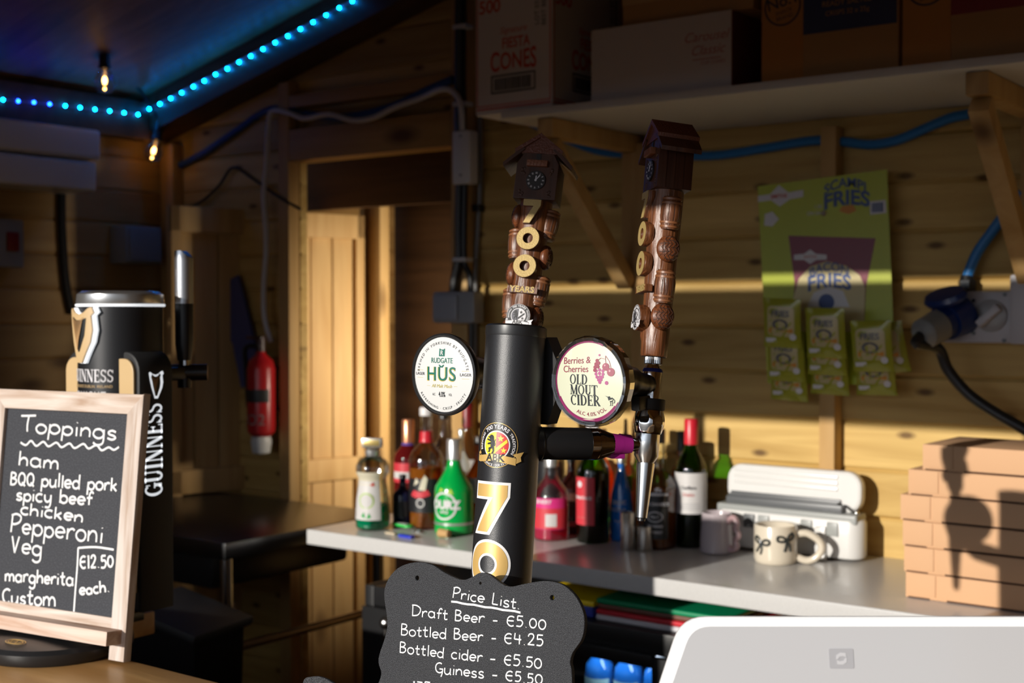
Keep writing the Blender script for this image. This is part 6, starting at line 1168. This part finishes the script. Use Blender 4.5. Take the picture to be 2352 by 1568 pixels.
hx0, hx1, hy0, hy1 = DXL-CX_, DXR-CX_, DYF-CYc, DYR-CYc
hx0 += .004; hx1 -= .004; zT -= .004
out = [(hx0, .03), (hx1, .03), (hx1, zT-.03)]+[(hx1-.03+.03*math.cos(R_(a)), zT-.03+.03*math.sin(R_(a))) for a in range(15, 91, 15)]+[(hx0+.03+.03*math.cos(R_(a)), zT-.03+.03*math.sin(R_(a))) for a in range(90, 181, 15)]
m = MB(); m.plate([out], hy1-hy0, T(0, hy1, 0) @ FACE, bev=.004); hs = obj('housing', m, BLACKM, dp); hx0 -= .004; hx1 += .004; zT += .004
TAN = mat('tan_liner', (.55, .38, .19), .45)
m = MB()
for s_, xo, xi in ((-1, hx0+.009, -.04), (1, hx1-.009, .04)):
    P_ = [(xi, .06), (xo, .06), (xo, zT-.035)]+[(xo-s_*(.022-.022*math.cos(R_(a))), zT-.035+.022*math.sin(R_(a))) for a in range(20, 91, 14)]+[(xi, zT-.013)]; m.plate([P_ if s_ > 0 else P_[::-1]], .006, T(0, hy0, 0) @ FACE, bev=.0015)
obj('liner', m, TAN, dp)
zl0, zl1 = at(280, 700, Y=1.5*DK).z-BZ, at(280, 668, Y=1.5*DK).z-BZ
m = MB(); m.lathe([(0, zT-.25), (CRc, zT-.25), (CRc, zl0)], 64); can = obj('can', m, mat('can_black', (.014, .014, .016), .42, .3), dp)
m = MB(); m.lathe([(CRc+.001, zl0+.001), (CRc+.002, zl0+.003), (CRc+.0005, zl0+.018), (CRc-.008, zl1), (0, zl1+.001)], 64); ld = obj('lid', m, mat('lid_silver', (.5, .5, .5), .28, .85), dp)
m = MB(); m.lathe([(CRc+.0015, zl0-.003), (CRc+.003, zl0-.002), (CRc+.003, zl0+.001), (CRc+.0015, zl0+.0015)], 64); obj('rim', m, BACKLIT, ld)
def harp(mk, k, Mfn):
    """harp emblem: white edge, tan frame, strings"""
    body = [(-.42, .46), (-.36, .5), (-.2, .42), (-.02, .38), (.16, .42), (.3, .5), (.4, .52), (.46, .42), (.38, .36), (.42, .1), (.36, -.12), (.22, -.32), (.1, -.5), (-.08, -.5), (-.12, -.4), (-.26, -.1), (-.36, .2)]
    mk('harp_edge', [[(x*k*.78+.0012*k/.1, y*k*1.02) for x, y in body]], 0, BACKLIT, .006)
    mk('harp_frame', [[(x*k*.76-.03*k, y*k) for x, y in body]], 1, TAN, .003)
    gap = [(-.28, .34), (-.1, .28), (.1, .28), (.26, .32), (.2, .0), (.02, -.3), (-.02, -.3)]
    mk('harp_opening', [[(x*k*.76-.03*k, y*k) for x, y in gap]], 2, KPR, .0006)
    st = []
    for i in range(9): x = -.24+.052*i; st.append([((x-.004)*k*.76-.03*k, .33*k-.06*k*math.sin(i/8*3.14)), ((x+.014)*k*.76-.03*k, .33*k-.06*k*math.sin(i/8*3.14)), ((-.02+.012*i/3+.016)*k*.76-.03*k, (-.26+.022*i)*k), ((-.02+.012*i/3)*k*.76-.03*k, (-.26+.022*i)*k)])
    mk('harp_strings', st, 3, mat('string_tan', (.42, .24, .1), .5), .0005)
hz_ = at(203, 770, Y=1.44*DK).z-BZ; CC = lin(-.07, .07, 24)
def mk1(n, loops, layer, M_, th):
    mm = MB(); f = cylfn(CRc+.001+(.0065 if layer > 0 else 0)+.0022*max(0, layer-1)+(.0008 if layer > 1 else 0), 0, hz_)
    for q_ in loops: mm.plate([q_], th, fn=f, cuts=CC)
    obj(n, mm, M_, can)
harp(mk1, .098*DK, None)
gz = at(220, 864, Y=1.44*DK).z-BZ
m = MB(); serif_add(m, 'GUINNESS', .0225*DK, .0004, None, fn=cylfn(CRc+.0006, 2, gz-.0095), cuts=CC, sx=.86); m.text('DRAUGHT', .0148, fn=cylfn(CRc+.0006, 0, gz-.0312), cuts=CC, space=1.25, bold=.01); obj('white_lettering', m, INKW, can)
m = MB(); m.text('ST. JAMES GATE DUBLIN. IRELAND', .0065, fn=cylfn(CRc+.0006, 0, gz-.017), cuts=CC, space=1.05); obj('tan_lettering', m, TAN, can)
# side panel
Ms = frame((hx1+.0004, 0, 0), (0, 1, 0), (1, 0, 0))
def side_(px, py): w_ = at(px, py, X=DXR); return (w_.y-CYc, w_.z-BZ)
sx0, sz0 = side_(357, 884)
def mk2(n, loops, layer, M_, th):
    mm = MB()
    if n == 'harp_frame': loops = [[(x*.66+.001, y*.84) for x, y in q_] for q_ in loops]
    for q_ in loops: mm.plate([q_], .0005, Ms @ T(sx0, sz0, .0003+.0005*layer))
    obj('side_'+n, mm, M_ if n != 'harp_frame' else KPR, hs)
harp(mk2, .047*DK, None)
t0, t1 = side_(354, 1140), side_(354, 925); m = MB(); LL = t1[1]-t0[1]; loops, w_ = serif('GUINNESS', 1); hgt = .0355
serif_add(m, 'GUINNESS', hgt, .0005, Ms @ T(t0[0]+.0165, (t0[1]+t1[1])/2, .0003) @ Rz(90), sx=LL/(w_*hgt)); obj('side_lettering', m, BACKLIT, hs)
# lever tap of the dispenser
LYt = 1.62*DK; lz = lambda py: at(425, py, Y=LYt).z-BZ; lx = at(423, 700, Y=LYt).x-CX_; ly = LYt-CYc
m = MB(); m.cyl((lx-.02, ly-.02, lz(855)), (lx+.025, ly+.03, lz(855)), .0143, seg=28); m.box(hx1-.06, lx+.01, hy1+.02, ly+.01, lz(870), lz(842), .004); m.cyl((lx, ly, lz(890)), (lx, ly, lz(868)), .012, seg=20); sp_ = obj('spout_housing', m, BLACK, dp)
m = MB(); m.lathe([(.011, lz(838)), (.011, lz(826))], 20, T(lx, ly, 0)); obj('neck', m, CHROME, sp_)
m = MB(); m.lathe([(.0122, lz(827)), (.0156, lz(790)), (.016, lz(700)), (.0156, lz(696))], 28, T(lx, ly, 0)); lv = obj('lever', m, BLACK, dp)
m = MB(); m.lathe([(.016, lz(697)), (.016, lz(590)), (.016, lz(576)), (.0, lz(576))], 36, T(lx, ly, 0), fn=lambda v: Vector((v.x, v.y, v.z-(.012*max(0, (v.x+.6*v.y)/.016) if v.z > lz(582) else 0)))); obj('silver_top', m, mat('lever_silver', (.5, .5, .52), .3, .9), lv)
m = MB(); serif_add(m, 'GUINNESS', .0095, .0004, T(lx, ly, 0), fn=lambda v: (.0163*math.sin(v.y/.0163-.1), -.0163*math.cos(v.y/.0163-.1), v.x+(lz(615)+lz(695))/2), sx=1.0); obj('lever_lettering', m, INKW, lv)
# ================================================================ pay screen
n3 = (-_fh*math.cos(R_(14))+Vector((0, 0, 1))*math.sin(R_(14))); Pq = at(1573, 1422, d=1.16); Ms = frame(Pq, RT, n3)
ps = thing('payment_screen', 'white backed payment screen with a small square logo on the bar', 'screen', Ms)
pq = lambda x, y: onp(x, y, Ms); bl2 = pq(1525, 1568); sl_ = bl2.x/bl2.y; yb_ = (BZ+.012-Pq.z)/Ms.col[1].z
Wp_ = pq(2560, 1420).x; rr_ = .014
def trap(ins, r):
    c = [Vector((ins, -ins)), Vector((Wp_-ins, -ins)), Vector((Wp_-sl_*yb_-ins, yb_+ins)), Vector((sl_*yb_+ins, yb_+ins))]; o_ = []
    for i in range(4):
        p, a, b_ = c[i], (c[i-1]-c[i]).normalized(), (c[(i+1) % 4]-c[i]).normalized()
        for k in range(7): t_ = k/6; o_.append(tuple((p+a*r)*(1-t_)**2+2*t_*(1-t_)*p+(p+b_*r)*t_**2))
    return o_
m = MB(); m.plate([trap(0, .02)], .012, T(0, 0, -.012), bev=.003); obj('casing', m, mat('screen_white', (.84, .84, .85), .4), ps)
m = MB(); m.plate([trap(.0062, .016)], .0006, T(0, 0, .0001)); gp = obj('glass_panel', m, mat('screen_panel', (.47, .47, .485), .12, coat=.6), ps)
lc = pq(1932, 1512); m = MB(); m.plate([rrect(-.0108, .0108, -.0086, .0086, .0015)], .0003, T(lc.x, lc.y, .0008)); obj('logo_square', m, mat('logo_grey', (.36, .36, .38), .3), gp)
m = MB(); 
for s_ in (1, -1): m.plate([[(s_*x, s_*y) for x, y in [(-.0048, -.001), (-.0045, .003), (-.001, .0052), (.004, .0048), (.0042, .001), (.0018, .0022), (-.0015, .0018), (-.0028, -.0002)]]], .0002, T(lc.x, lc.y, .0012)); 
obj('logo_mark', m, mat('screen_panel2', (.5, .5, .52), .2), gp)
fo = Ms @ Vector((Wp_*.5, yb_+.004, -.006)); fo.z = BZ+.0005
m = MB(); m.box(-.09, .09, -.05, .07, 0, .01, .004); m.box(-.03, .03, -.006, .012, .008, .05, .003); ft = obj('stand_foot', m, mat('screen_white', (.7, .7, .7), .4), ps, Ms.inverted() @ frame(fo, RT, (0, 0, 1)))
